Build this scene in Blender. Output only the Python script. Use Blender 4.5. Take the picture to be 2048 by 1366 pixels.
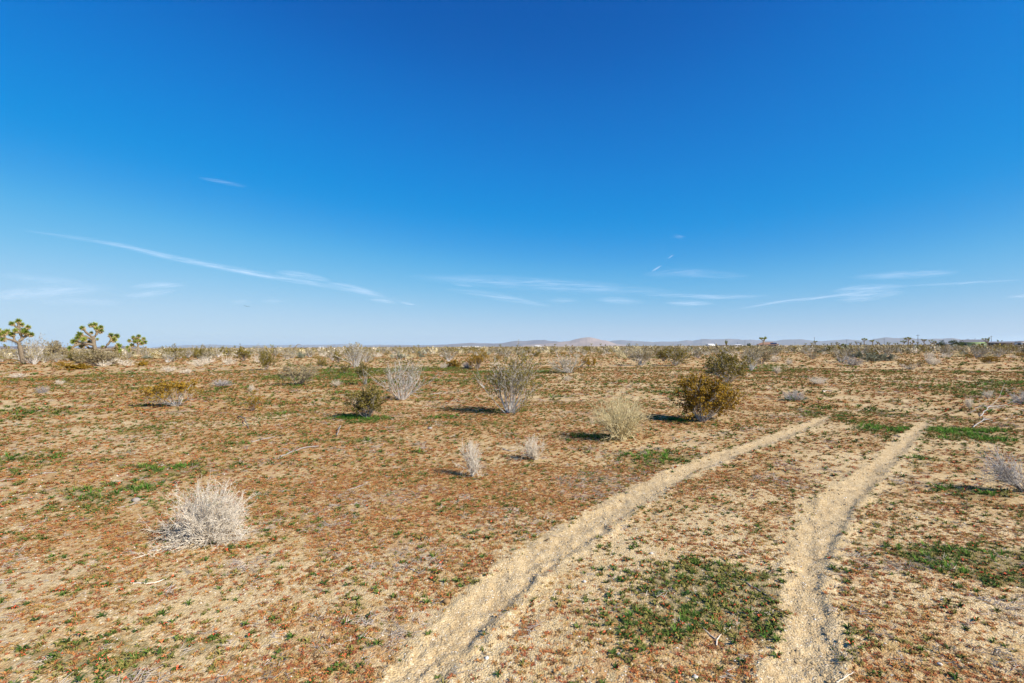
import bpy, math
import numpy as np
from mathutils import Matrix, Vector

sc = bpy.context.scene
for o in list(bpy.data.objects):
    bpy.data.objects.remove(o)
COL = sc.collection
R = math.radians

# ------------------------------------------------------------------ camera
EYE = 1.6
FPX = 1024.0                       # focal length in photo pixels (18 mm on 36 mm)
cam_d = bpy.data.cameras.new('camera')
cam_d.sensor_width = 36.0
cam_d.lens = 18.0
cam_d.clip_start = 0.05
cam_d.clip_end = 600000.0
cam = bpy.data.objects.new('camera', cam_d)
COL.objects.link(cam)
CAM_R = Matrix.Rotation(R(90.0 + 0.56), 3, 'X') @ Matrix.Rotation(R(-0.28), 3, 'Z')
cam.matrix_world = Matrix.Translation((0, 0, EYE)) @ CAM_R.to_4x4()
sc.camera = cam

# ------------------------------------------------------------------ sky, sun, exposure
SUN_EL, SUN_AZ = 36.0, 120.5       # azimuth clockwise from +Y
EXPO = 0.6
world = bpy.data.worlds.new('World')
sc.world = world
world.use_nodes = True
nt = world.node_tree
bg = nt.nodes['Background']
sky = nt.nodes.new('ShaderNodeTexSky')
sky.sky_type = 'NISHITA'
sky.sun_disc = False
sky.sun_elevation = R(SUN_EL)
sky.sun_rotation = R(SUN_AZ)
sky.altitude = 800
sky.air_density = 1.0
sky.dust_density = 0.2
sky.ozone_density = 3.0


def vscale(a, k):
    n = nt.nodes.new('ShaderNodeVectorMath')
    n.operation = 'SCALE'
    n.inputs['Scale'].default_value = k
    nt.links.new(a, n.inputs[0])
    return n.outputs[0]


cur = nt.nodes.new('ShaderNodeRGBCurve')      # the deep saturated blue of the photograph's sky
m = cur.mapping
m.extend = 'EXTRAPOLATED'
m.use_clip = False
CURVES = ([(0, 0), (.10, .000), (.137, .000), (.165, .003), (.20, .030), (.285, .13), (.47, .34), (.64, .46), (1.2, .60)],
          [(0, 0), (.10, .070), (.138, .105), (.176, .165), (.237, .238), (.335, .33), (.45, .46), (.72, .63), (1.2, .77)],
          [(0, 0), (.20, .34), (.267, .456), (.328, .59), (.417, .70), (.534, .77), (.63, .81), (.70, .83), (1.2, .95)])
for ch, pts in enumerate(CURVES):
    c = m.curves[ch]
    while len(c.points) < len(pts):
        c.points.new(0.5, 0.5)
    for p, q in zip(c.points, pts):
        p.location = q
        p.handle_type = 'AUTO_CLAMPED'
m.update()
nt.links.new(vscale(sky.outputs[0], 0.1), cur.inputs['Color'])
nt.links.new(vscale(cur.outputs[0], 10.0), bg.inputs['Color'])
bg.inputs['Strength'].default_value = 0.1 / 2 ** EXPO

sun_d = bpy.data.lights.new('sun', 'SUN')
sun_d.energy = 5.0
sun_d.angle = R(0.53)
sun_d.color = (1.0, 0.95, 0.87)
sun = bpy.data.objects.new('sun', sun_d)
COL.objects.link(sun)
to_sun = Vector((math.sin(R(SUN_AZ)) * math.cos(R(SUN_EL)), math.cos(R(SUN_AZ)) * math.cos(R(SUN_EL)), math.sin(R(SUN_EL))))
sun.rotation_euler = to_sun.to_track_quat('Z', 'Y').to_euler()
sun.location = to_sun * 50

sc.view_settings.view_transform = 'Standard'
sc.view_settings.look = 'None'
sc.view_settings.exposure = EXPO
sc.view_settings.gamma = 1.0
sc.view_settings.use_curve_mapping = False
sc.render.engine = 'CYCLES'
sc.cycles.use_denoising = True
sc.cycles.denoiser = 'OPENIMAGEDENOISE'
sc.cycles.denoising_input_passes = 'RGB_ALBEDO_NORMAL'
sc.cycles.denoising_prefilter = 'ACCURATE'
sc.cycles.max_bounces = 5
sc.cycles.diffuse_bounces = 3
sc.cycles.transparent_max_bounces = 12
sc.cycles.volume_bounces = 1

# ------------------------------------------------------------------ numeric helpers
rng = np.random.default_rng(20)


def _hash(ix, iy, seed):
    with np.errstate(over='ignore'):
        h = ix.astype(np.uint32) * np.uint32(374761393) + iy.astype(np.uint32) * np.uint32(668265263) + np.uint32(seed * 97463477 % 4294967291)
        h = (h ^ (h >> np.uint32(13))) * np.uint32(1274126177)
        h = h ^ (h >> np.uint32(16))
    return h.astype(np.float64) / 4294967295.0


def vn(x, y, seed=0):
    fx, fy = np.floor(x), np.floor(y)
    ix, iy = fx.astype(np.int64), fy.astype(np.int64)
    u, v = x - fx, y - fy
    u = u * u * u * (u * (u * 6 - 15) + 10)
    v = v * v * v * (v * (v * 6 - 15) + 10)
    a, b = _hash(ix, iy, seed), _hash(ix + 1, iy, seed)
    c, d = _hash(ix, iy + 1, seed), _hash(ix + 1, iy + 1, seed)
    return ((a + (b - a) * u) * (1 - v) + (c + (d - c) * u) * v) * 2 - 1


def fbm(x, y, f, octv, seed=0, gain=0.5):
    s, a, tot = 0.0, 1.0, 0.0
    for i in range(octv):
        s = s + a * vn(x * f + 17.3 * i, y * f - 9.1 * i, seed + i)
        tot += a
        a *= gain
        f *= 2.03
    return s / tot


def sstep(a, b, x):
    t = np.clip((x - a) / (b - a), 0, 1)
    return t * t * (3 - 2 * t)


def ray(px, py):
    v = CAM_R @ Vector(((px - 1024) / FPX, (683 - py) / FPX, -1.0))
    return np.array(v)


def flat(px, py):
    d = ray(px, py)
    t = EYE / -d[2]
    return np.array((d[0] * t, d[1] * t))


# tyre tracks: centre lines read off the photograph and laid on the ground, half widths in metres
TRACKS = []
for pts in ([(1661, 828, .07), (1634, 843, .08), (1597, 861, .09), (1562, 873, .10), (1528, 884, .10), (1465, 905, .11), (1392, 932, .12), (1312, 970, .13), (1236, 1019, .135), (1165, 1067, .14), (1065, 1125, .14),
             (991, 1182, .14), (926, 1250, .125), (860, 1318, .12), (822, 1366, .12), (740, 1480, .12)],
            [(1856, 838, .06), (1850, 843, .07), (1835, 861, .08), (1819, 874, .085), (1793, 898, .095), (1768, 923, .10), (1743, 946, .11), (1696, 988, .12), (1659, 1031, .135), (1631, 1075, .13), (1619, 1119, .10),
             (1615, 1163, .08), (1616, 1207, .085), (1620, 1251, .10), (1617, 1295, .115), (1610, 1338, .125), (1600, 1400, .13), (1590, 1500, .13)]):
    P = np.array([flat(*p[:2]) for p in pts])
    t = np.concatenate([[0], np.cumsum(np.linalg.norm(np.diff(P, axis=0), axis=1))])
    ts = np.linspace(0, t[-1], 80)
    TRACKS.append((np.stack([np.interp(ts, t, P[:, 0]), np.interp(ts, t, P[:, 1])], 1), ts, np.interp(ts, t, [p[2] for p in pts])))
for P, ts, ws in TRACKS:           # smooth the corners
    for _ in range(3):
        P[1:-1] = (P[:-2] + 2 * P[1:-1] + P[2:]) / 4


def track_sd(x, y):
    """signed distance to the nearest track, its half width there, a 0..1 strength"""
    best = np.full(x.shape, 9.0)
    wid = np.full(x.shape, 0.18)
    fade = np.zeros(x.shape)
    sel = np.nonzero((x > -2.5) & (x < 11.5) & (y > 0.2) & (y < 14.5))[0]
    if not len(sel):
        return best, wid, fade
    X, Y = x[sel], y[sel]
    bb, ww, ff = best[sel], wid[sel], fade[sel]
    for k, (P, ts, ws) in enumerate(TRACKS):
        for j in range(len(P) - 1):
            a, b = P[j], P[j + 1]
            d = b - a
            L2 = d @ d
            u = np.clip(((X - a[0]) * d[0] + (Y - a[1]) * d[1]) / L2, 0, 1)
            ex, ey = X - a[0] - u * d[0], Y - a[1] - u * d[1]
            e = np.sqrt(ex * ex + ey * ey)
            sg = np.sign(d[0] * ey - d[1] * ex)
            hit = e < np.abs(bb)
            al = ts[j] + u * (ts[j + 1] - ts[j])
            bb = np.where(hit, e * sg, bb)
            w = ws[j] + u * (ws[j + 1] - ws[j])
            ww = np.where(hit, w, ww)
            ff = np.where(hit, sstep(-0.1, 1.3, al), ff)
    best[sel], wid[sel], fade[sel] = bb, ww, ff
    return best, wid, fade


def ground_z(x, y, fine=True):
    x = np.atleast_1d(np.asarray(x, float))
    y = np.atleast_1d(np.asarray(y, float))
    r = np.hypot(x, y)
    z = 0.16 * fbm(x, y, 1 / 34.0, 3, 5) * sstep(8, 60, r)
    z = z - 6.0 * sstep(900, 6000, r)                       # the plain falls gently away
    z = z + 0.022 * fbm(x, y, 0.7, 2, 11)
    sd, w, fade = track_sd(x, y)
    wob = 0.035 * fbm(x, y, 5.0, 2, 31)
    a = np.abs(sd) + wob
    near = 1 - sstep(25, 45, r)
    cut = np.where(sd > 0, 1 - sstep(w - 0.035, w + 0.03, a), 1 - sstep(w - 0.13, w + 0.05, a)) * fade
    z = z - np.where(sd > 0, 0.014 + 0.008 * vn(x * 1.3, y * 1.3, 91), 0.015) * cut
    z = z + 0.009 * np.exp(-((a - w - 0.05) / 0.05) ** 2) * fade * (0.5 + 0.8 * vn(x * 4, y * 4, 77))
    if fine:
        rough = 0.40 + 0.75 * (1 - sstep(w, w + 0.22, a)) * fade
        z = z + near * rough * (0.011 * fbm(x, y, 9.0, 2, 41) + 0.009 * fbm(x, y, 24.0, 2, 51))
    return z


def gz1(x, y):
    return float(ground_z([x], [y], False)[0])


def at(px, py):
    """where the ray through a photo pixel meets the ground"""
    d = ray(px, py)
    z = 0.0
    for _ in range(6):
        t = (EYE - z) / -d[2]
        z = gz1(d[0] * t, d[1] * t)
    return np.array((d[0] * t, d[1] * t, z))


def at_d(px, dist):
    """on the ground in the direction of a photo column, dist metres away"""
    d = ray(px, 690)
    k = dist / math.hypot(d[0], d[1])
    x, y = d[0] * k, d[1] * k
    return np.array((x, y, gz1(x, y)))


def mpp(p):
    """metres covered by one photo pixel at a place"""
    f = np.array(CAM_R @ Vector((0, 0, -1)))
    return float(abs(np.dot(p - np.array((0, 0, EYE)), f))) / FPX


# green patches: photo pixel, radii in metres across / along, strength
PATCH = []
for px, py, rx, ry, s in [(330, 938, .85, .36, .9), (250, 985, 1.3, .5, .6), (330, 938, .5, .22, 1.2), (60, 915, .8, .4, .5), (735, 838, .8, .5, 1.3), (470, 888, .35, .12, 1.0),
                          (1440, 1180, .42, .34, 1.15), (1370, 1230, .42, .28, .55), (1400, 1150, .5, .2, .5), (1500, 1250, .30, .25, .9), (1465, 1135, .14, .08, 1.3), (1520, 1150, .16, .06, 1.3), (1960, 1118, .5, .22, .9), (2020, 1150, .4, .18, .8),
                          (1345, 912, .42, .2, .9), (1915, 862, .75, .28, 1.0), (1990, 880, .7, .3, .8), (1960, 822, .9, .35, .7), (600, 772, .75, .4, 1.0),
                          (1590, 800, .7, .35, 1.0), (1190, 873, .55, .2, .7), (1345, 841, .75, .25, 1.0), (1000, 822, .9, .3, .8), (650, 758, .9, .4, 1.0),
                          (1520, 742, 2.0, .9, 1.0), (1780, 830, 1.1, .35, .6), (1850, 918, .28, .14, .9), (2000, 985, .6, .2, .9), (150, 777, .9, .4, .9),
                          (160, 765, 1.6, .5, .7), (200, 747, 1.4, .6, .9), (130, 740, 1.4, .6, .9), (440, 768, .9, .4, .9), (1100, 745, 1.5, .6, .9), (1330, 776, 1.1, .3, .9),
                          (1700, 733, 1.5, .8, .9), (1280, 765, 1.4, .4, .7), (1400, 742, 2.5, .8, .6), (880, 800, .9, .3, .6), (960, 752, .9, .4, .8), (490, 777, .5, .25, .8),
                          (830, 905, .25, .15, .5), (600, 930, .3, .15, .5), (250, 1300, .3, .2, .55), (380, 1290, .2, .12, .5), (120, 1300, .25, .15, .5), (300, 1240, .12, .06, .9),
                          (930, 1165, .12, .07, .8), (1680, 1140, .1, .06, .7), (1740, 1110, .12, .06, .8), (1900, 1210, .2, .06, .8), (540, 870, .6, .2, .5), (700, 880, .8, .3, .5),
                          (340, 812, .8, .3, .8), (950, 848, 1.4, .35, .5), (1780, 760, 1.2, .4, .7), (1930, 745, 2.2, .6, .6), (1660, 815, .9, .3, .5), (1490, 905, .3, .12, .6)]:
    q = at(px, py)
    PATCH.append((q[0], q[1], rx, ry, s))


def masks(x, y):
    r = np.hypot(x, y)
    warp = 0.5 * fbm(x, y, 1.6, 2, 61)
    g = np.zeros(x.shape)
    for cx, cy, rx, ry, s in PATCH:
        sel = (np.abs(x - cx) < rx * 2.2) & (np.abs(y - cy) < ry * 2.6)
        if sel.any():
            e = np.sqrt(((x[sel] - cx) / rx) ** 2 + ((y[sel] - cy) / ry) ** 2) + warp[sel] * 1.6
            g[sel] = np.maximum(g[sel], s * (1 - sstep(0.15, 1.45, e)))
    rnd = sstep(0.22, 0.55, fbm(x, y, 0.55, 3, 71)) * 0.55 + sstep(0.25, 0.5, fbm(x, y, 0.11, 3, 75)) * 0.6 * sstep(14, 30, r)
    g = np.maximum(g, rnd)
    sd, w, fade = track_sd(x, y)
    trk = (1 - sstep(w - 0.03, w + 0.08, np.abs(sd) + 0.07 * fbm(x, y, 6, 2, 33))) * fade
    spill = (1 - sstep(w + 0.01, w + 0.16, np.abs(sd) + 0.10 * fbm(x, y, 3, 2, 35))) * fade
    c = 0.52 + 0.62 * fbm(x, y, 1.1, 3, 81) + 0.45 * fbm(x, y, 0.28, 2, 85)
    c = c + 0.35 * fbm(x * 0.7, y * 1.5, 1.0, 2, 88) * sstep(5, 12, r) + 0.20 * sstep(4, 11, r) + 0.12 * sstep(1.5, -1.5, x) * sstep(3, 6, r)
    c = np.maximum(np.clip(0.34 + 0.62 * c, 0.26, 1), 0.40 * sstep(5, 10, r)) * (1 - 0.75 * spill) * (1 - trk)
    # the dead plants' grey litter
    d = sstep(0.18, 0.5, fbm(x, y, 1.3, 3, 95)) * (1 - trk)
    return np.clip(c, 0, 1), g * (1 - trk), trk, d


# ------------------------------------------------------------------ mesh helpers
def mk_mesh(name, V, F, mat=None, smooth=True):
    V = np.asarray(V, np.float32)
    F = np.asarray(F, np.int32)
    me = bpy.data.meshes.new(name)
    me.vertices.add(len(V))
    me.vertices.foreach_set('co', V.ravel())
    n, k = F.shape
    me.loops.add(n * k)
    me.loops.foreach_set('vertex_index', F.ravel())
    me.polygons.add(n)
    me.polygons.foreach_set('loop_start', np.arange(0, n * k, k, dtype=np.int32))
    me.update(calc_edges=True)
    if smooth:
        me.polygons.foreach_set('use_smooth', np.ones(n, bool))
    if mat:
        me.materials.append(mat)
    return me


def link(name, me, parent=None, loc=None):
    o = bpy.data.objects.new(name, me)
    COL.objects.link(o)
    if parent is not None:
        o.parent = parent
    if loc is not None:
        o.location = loc
    return o


def tag(o, label=None, cat=None, group=None, kind=None):
    if label:
        o['label'] = label
    if cat:
        o['category'] = cat
    if group:
        o['group'] = group
    if kind:
        o['kind'] = kind
    return o


def put(name, parts, loc, scale, rz, label, cat, group=None, tilt=(0, 0)):
    """a thing: an empty at its base with its part meshes as children"""
    e = bpy.data.objects.new(name, None)
    e.empty_display_size = 0.1
    COL.objects.link(e)
    e.location = loc
    e.scale = scale
    e.rotation_euler = (tilt[0], tilt[1], rz)
    tag(e, label, cat, group)
    for pn, me in parts:
        o = link(pn, me, e)
        if pn in ('foliage', 'twigs', 'crown'):
            o['kind'] = 'stuff'          # leaves and twiglets too small to pick apart
    return e


def tubes(P, Rr, k=3):
    """P (N,n,3) polylines, Rr (N,n) radii -> V, quads"""
    N, n, _ = P.shape
    T = np.gradient(P, axis=1)
    T /= np.linalg.norm(T, axis=2, keepdims=True) + 1e-9
    ref = np.where(np.abs(T[..., 2:3]) > 0.8, np.array([1.0, 0, 0]), np.array([0, 0, 1.0]))
    A = np.cross(T, ref)
    A /= np.linalg.norm(A, axis=2, keepdims=True) + 1e-9
    B = np.cross(T, A)
    ph = np.arange(k) * 2 * math.pi / k
    ring = A[:, :, None, :] * np.cos(ph)[None, None, :, None] + B[:, :, None, :] * np.sin(ph)[None, None, :, None]
    V = P[:, :, None, :] + ring * Rr[:, :, None, None]
    idx = np.arange(N * n * k).reshape(N, n, k)
    a, b = idx[:, :-1], idx[:, 1:]
    F = np.stack([a, np.roll(a, -1, 2), np.roll(b, -1, 2), b], -1).reshape(-1, 4)
    return V.reshape(-1, 3), F


def merge(parts):
    Vs, Fs, o = [], [], 0
    for V, F in parts:
        Vs.append(V)
        Fs.append(F + o)
        o += len(V)
    return np.concatenate(Vs), np.concatenate(Fs)


def unit(v):
    return v / (np.linalg.norm(v, axis=-1, keepdims=True) + 1e-9)


def grow(g, P0, D0, L, npts, wob, up):
    """N polylines from start points and directions"""
    N = len(P0)
    pts = [P0]
    d = unit(D0)
    for i in range(npts - 1):
        d = unit(d + g.normal(0, wob, (N, 3)) + np.array([0, 0, up]))
        pts.append(pts[-1] + d * (L / (npts - 1))[:, None])
    return np.stack(pts, 1)


def spawn(g, P, m, t0, t1, ang, L, npts, wob, up, Rr):
    N, n, _ = P.shape
    t = g.uniform(t0, t1, (N, m)) * (n - 1)
    i = np.minimum(t.astype(int), n - 2)
    f = (t - i)[..., None]
    rows = np.arange(N)[:, None]
    S = P[rows, i] * (1 - f) + P[rows, i + 1] * f
    T = unit(P[rows, i + 1] - P[rows, i])
    rad = Rr[rows, i] * (1 - f[..., 0]) + Rr[rows, i + 1] * f[..., 0]
    D = unit(T + g.normal(0, ang, T.shape))
    S, D, rad = S.reshape(-1, 3), D.reshape(-1, 3), rad.reshape(-1)
    Ls = L * g.uniform(0.5, 1.2, len(S))
    return grow(g, S, D, Ls, npts, wob, up), rad


def taper(N, n, r0, r1):
    r0 = np.broadcast_to(np.asarray(r0, float), (N,))
    return r0[:, None] * (1 - np.linspace(0, 1, n))[None] + (np.asarray(r1, float) if np.ndim(r1) else r1) * np.linspace(0, 1, n)[None]


def leaves(g, C, size, upb=0.3, asp=0.45):
    """small bent leaf faces at points C: two triangles each"""
    N = len(C)
    d = unit(g.normal(0, 1, (N, 3)) + np.array([0, 0, upb]))
    s = unit(np.cross(d, g.normal(0, 1, (N, 3))))
    sz = size * g.uniform(0.6, 1.35, N)[:, None]
    V = np.stack([C, C + d * sz * 0.5 + s * sz * asp * 0.5, C + d * sz, C + d * sz * 0.5 - s * sz * asp * 0.5], 1).reshape(-1, 3)
    F = np.arange(4 * N).reshape(N, 4)
    return V, F


# ------------------------------------------------------------------ materials
def new_mat(name):
    mt = bpy.data.materials.new(name)
    mt.use_nodes = True
    n = mt.node_tree
    b = n.nodes['Principled BSDF']
    b.inputs['Roughness'].default_value = 0.85
    b.inputs['Specular IOR Level'].default_value = 0.2
    return mt, n, b


def varied(name, cols, scale=30.0, rough=0.85, rand=0.5, spec=0.15, trans=0.0):
    """colour picked from a ramp by a world-space noise plus a per-object random"""
    mt, n, b = new_mat(name)
    geo = n.nodes.new('ShaderNodeNewGeometry')
    no = n.nodes.new('ShaderNodeTexNoise')
    no.inputs['Scale'].default_value = scale
    no.inputs['Detail'].default_value = 2
    n.links.new(geo.outputs['Position'], no.inputs['Vector'])
    oi = n.nodes.new('ShaderNodeObjectInfo')
    mx = n.nodes.new('ShaderNodeMix')
    mx.inputs[0].default_value = rand
    n.links.new(no.outputs['Fac'], mx.inputs[2])
    n.links.new(oi.outputs['Random'], mx.inputs[3])
    rp = n.nodes.new('ShaderNodeValToRGB')
    el = rp.color_ramp.elements
    while len(el) < len(cols):
        el.new(0.5)
    for i, c in enumerate(cols):
        el[i].position = 0.22 + 0.56 * i / max(1, len(cols) - 1)
        el[i].color = (*c, 1)
    n.links.new(mx.outputs[0], rp.inputs[0])
    n.links.new(rp.outputs[0], b.inputs['Base Color'])
    b.inputs['Roughness'].default_value = rough
    b.inputs['Specular IOR Level'].default_value = spec
    if trans:
        tr = n.nodes.new('ShaderNodeBsdfTranslucent')
        n.links.new(rp.outputs[0], tr.inputs['Color'])
        ms = n.nodes.new('ShaderNodeMixShader')
        ms.inputs[0].default_value = trans
        n.links.new(b.outputs[0], ms.inputs[1])
        n.links.new(tr.outputs[0], ms.inputs[2])
        n.links.new(ms.outputs[0], n.nodes['Material Output'].inputs['Surface'])
    return mt


M = {
    'rust': varied('rust_leaf', [(.25, .070, .030), (.41, .13, .044), (.50, .21, .06), (.36, .225, .068)], 9, rand=.6),
    'brown': varied('brown_leaf', [(.16, .085, .035), (.26, .14, .05), (.34, .20, .07)], 9, rand=.6),
    'olive': varied('olive_leaf', [(.11, .11, .024), (.19, .17, .038), (.27, .22, .06)], 9, rand=.6),
    'green': varied('green_leaf', [(.045, .085, .018), (.085, .14, .022), (.14, .19, .035)], 7, rand=.6, trans=.2),
    'bright': varied('bright_grass', [(.06, .17, .02), (.11, .27, .03), (.20, .34, .05)], 7, rand=.6, trans=.25),
    'coral': varied('coral_leaf', [(.50, .07, .03), (.60, .13, .05), (.55, .20, .08)], 40, rand=.6),
    'litter': varied('grey_litter', [(.28, .225, .17), (.40, .33, .26), (.52, .44, .36)], 25, rand=.6),
    'greystone': varied('grey_stone', [(.20, .165, .13), (.28, .235, .19), (.34, .29, .24)], 30),
    'wood': varied('grey_wood', [(.19, .155, .125), (.30, .255, .215), (.39, .34, .29)], 18),
    'stem': varied('pale_stem', [(.34, .30, .26), (.50, .46, .41), (.66, .61, .56)], 14, rand=.3),
    'stemdark': varied('brown_stem', [(.16, .12, .09), (.28, .23, .19), (.40, .35, .30)], 14, rand=.3),
    'deadwhite': varied('dead_white_twig', [(.50, .41, .30), (.72, .62, .48), (.83, .74, .60)], 16, rand=.2),
    'deadgrey': varied('dead_grey_twig', [(.24, .21, .19), (.40, .36, .33), (.52, .48, .44)], 16, rand=.3),
    'straw': varied('straw_twig', [(.46, .36, .17), (.66, .55, .31), (.80, .70, .46)], 12, rand=.2),
    'sage': varied('sage_leaf', [(.20, .21, .13), (.30, .30, .20), (.38, .37, .27)], 14, rand=.4),
    'amber': varied('amber_leaf', [(.16, .10, .012), (.29, .17, .016), (.40, .235, .025), (.31, .23, .03)], 6, rand=.25, trans=.15),
    'creo': varied('creosote_leaf', [(.13, .105, .022), (.22, .17, .032), (.32, .24, .05)], 6, rand=.3, trans=.15),
    'creogrey': varied('grey_olive_leaf', [(.20, .155, .075), (.30, .235, .115), (.38, .31, .17)], 6, rand=.4),
    'bark': varied('joshua_bark', [(.13, .095, .06), (.21, .16, .105), (.29, .23, .155)], 7, rand=.2),
    'thatch': varied('dry_leaf_thatch', [(.36, .25, .11), (.50, .38, .18), (.56, .45, .24)], 5, rand=.2),
    'yucca': varied('joshua_leaf', [(.14, .18, .025), (.25, .30, .045), (.40, .40, .09)], 5, rand=.4, rough=.6, spec=.3),
    'stone': varied('pale_stone', [(.45, .38, .29), (.60, .53, .43), (.70, .64, .55)], 30),
    'clodbrown': varied('brown_clod', [(.30, .18, .08), (.42, .27, .12)], 30),
    'tree': varied('dark_tree_leaf', [(.035, .055, .018), (.06, .085, .025), (.09, .11, .04)], 3),
    'pole': varied('pole_wood', [(.10, .075, .055), (.15, .115, .085)], 2),
    'metal': varied('grey_metal', [(.35, .36, .37), (.42, .43, .44)], 2),
    'bird': varied('dark_feather', [(.02, .02, .022), (.035, .033, .033)], 20),
}


def flatmat(name, c, rough=.8, noise=.12):
    return varied(name, [tuple(v * (1 - noise) for v in c), c, tuple(min(1, v * (1 + noise)) for v in c)], 1.3, rough, .1)


M['wall_tan'] = flatmat('tan_stucco', (.46, .36, .27))
M['roof_brown'] = flatmat('brown_shingle', (.30, .175, .115))
M['panel'] = flatmat('solar_panel', (.03, .035, .07), .25)
M['white'] = flatmat('white_paint', (.78, .77, .74), .7, .05)
M['wall_green'] = flatmat('green_paint', (.28, .38, .17))
M['roof_grey'] = flatmat('grey_roof', (.20, .19, .19))
M['wall_dark'] = flatmat('dark_wall', (.16, .13, .12))
M['glass'] = flatmat('window_glass', (.05, .06, .07), .1)
M['door'] = flatmat('door_paint', (.20, .14, .10))


def ground_material():
    mt, n, b = new_mat('desert_soil')
    L = n.links.new
    N = n.nodes.new
    pos = N('ShaderNodeNewGeometry').outputs['Position']

    def noise(scale, det=3, rough=.5):
        k = N('ShaderNodeTexNoise')
        k.inputs['Scale'].default_value = scale
        k.inputs['Detail'].default_value = det
        k.inputs['Roughness'].default_value = rough
        L(pos, k.inputs['Vector'])
        return k.outputs['Fac']

    def mr(v, a, c, lo=0., hi=1.):
        k = N('ShaderNodeMapRange')
        k.interpolation_type = 'SMOOTHSTEP'
        for i, q in enumerate((a, c, lo, hi)):
            k.inputs[i + 1].default_value = q
        L(v, k.inputs[0])
        return k.outputs[0]

    def math_(op, a, c):
        k = N('ShaderNodeMath')
        k.operation = op
        for i, q in enumerate((a, c)):
            if isinstance(q, (int, float)):
                k.inputs[i].default_value = q
            else:
                L(q, k.inputs[i])
        return k.outputs[0]

    def mix(f, a, c, mode='MIX'):
        k = N('ShaderNodeMix')
        k.data_type = 'RGBA'
        k.blend_type = mode
        if isinstance(f, (int, float)):
            k.inputs[0].default_value = f
        else:
            L(f, k.inputs[0])
        for i, q in ((6, a), (7, c)):
            if isinstance(q, tuple):
                k.inputs[i].default_value = (*q, 1)
            else:
                L(q, k.inputs[i])
        return k.outputs[2]

    def attr(nm):
        k = N('ShaderNodeAttribute')
        k.attribute_name = nm
        return k.outputs['Fac']

    cov, grn, trk, ded = attr('cover'), attr('green'), attr('track'), attr('litter')
    sand = mix(mr(noise(1.3, 3), .35, .65), (.54, .385, .185), (.62, .455, .235))
    sand = mix(mr(noise(0.08, 2), .35, .65), sand, mix(.3, sand, (.56, .38, .18)))
    tsand = mix(mr(noise(6, 2), .35, .65), (.46, .325, .165), (.525, .385, .205))
    sand = mix(trk, sand, tsand)
    # grit: single grains lighter and darker than the soil
    vo = N('ShaderNodeTexVoronoi')
    vo.inputs['Scale'].default_value = 95
    L(pos, vo.inputs['Vector'])
    sep = N('ShaderNodeSeparateColor')
    L(vo.outputs['Color'], sep.inputs[0])
    sand = mix(math_('MULTIPLY', mr(sep.outputs[0], .72, .95), .55), sand, (.80, .65, .43))
    sand = mix(math_('MULTIPLY', mr(sep.outputs[1], .70, .95), math_('SUBTRACT', .55, math_('MULTIPLY', trk, .1))), sand, (.26, .145, .06))
    # low dry plants and their litter
    blot = math_('MULTIPLY', noise(11, 3, .6), .6)
    blot = math_('ADD', blot, math_('MULTIPLY', noise(42, 2), .4))
    rustf = mr(math_('ADD', blot, math_('MULTIPLY', cov, .36)), .68, .82)
    rust = mix(mr(noise(3.0, 2), .35, .65), (.42, .21, .066), (.43, .285, .09))
    rust = mix(mr(noise(33, 2), .4, .7), rust, (.32, .135, .048))
    col = mix(math_('MULTIPLY', rustf, .60), sand, rust)
    gblot = mr(math_('ADD', noise(16, 3, .6), math_('MULTIPLY', grn, .45)), .60, .76)
    green = mix(mr(noise(24, 2), .35, .65), (.11, .10, .032), (.20, .165, .06))
    col = mix(math_('MULTIPLY', math_('MULTIPLY', gblot, sstep_node(N, L, grn)), .55), col, green)
    dblot = mr(math_('ADD', noise(28, 3, .7), math_('MULTIPLY', ded, .22)), .64, .74)
    col = mix(math_('MULTIPLY', dblot, .35), col, (.40, .29, .17))
    L(col, b.inputs['Base Color'])
    b.inputs['Roughness'].default_value = 0.95
    b.inputs['Specular IOR Level'].default_value = 0.1
    hgt = math_('ADD', math_('MULTIPLY', noise(38, 4, .65), 1.0), math_('MULTIPLY', vo.outputs['Distance'], -.5))
    bp = N('ShaderNodeBump')
    bp.inputs['Strength'].default_value = 1.0
    bp.inputs['Distance'].default_value = 0.010
    L(hgt, bp.inputs['Height'])
    L(bp.outputs[0], b.inputs['Normal'])
    return mt


def sstep_node(N, L, v):
    k = N('ShaderNodeMapRange')
    k.interpolation_type = 'SMOOTHSTEP'
    k.inputs[1].default_value = 0.05
    k.inputs[2].default_value = 0.5
    L(v, k.inputs[0])
    return k.outputs[0]


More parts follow.
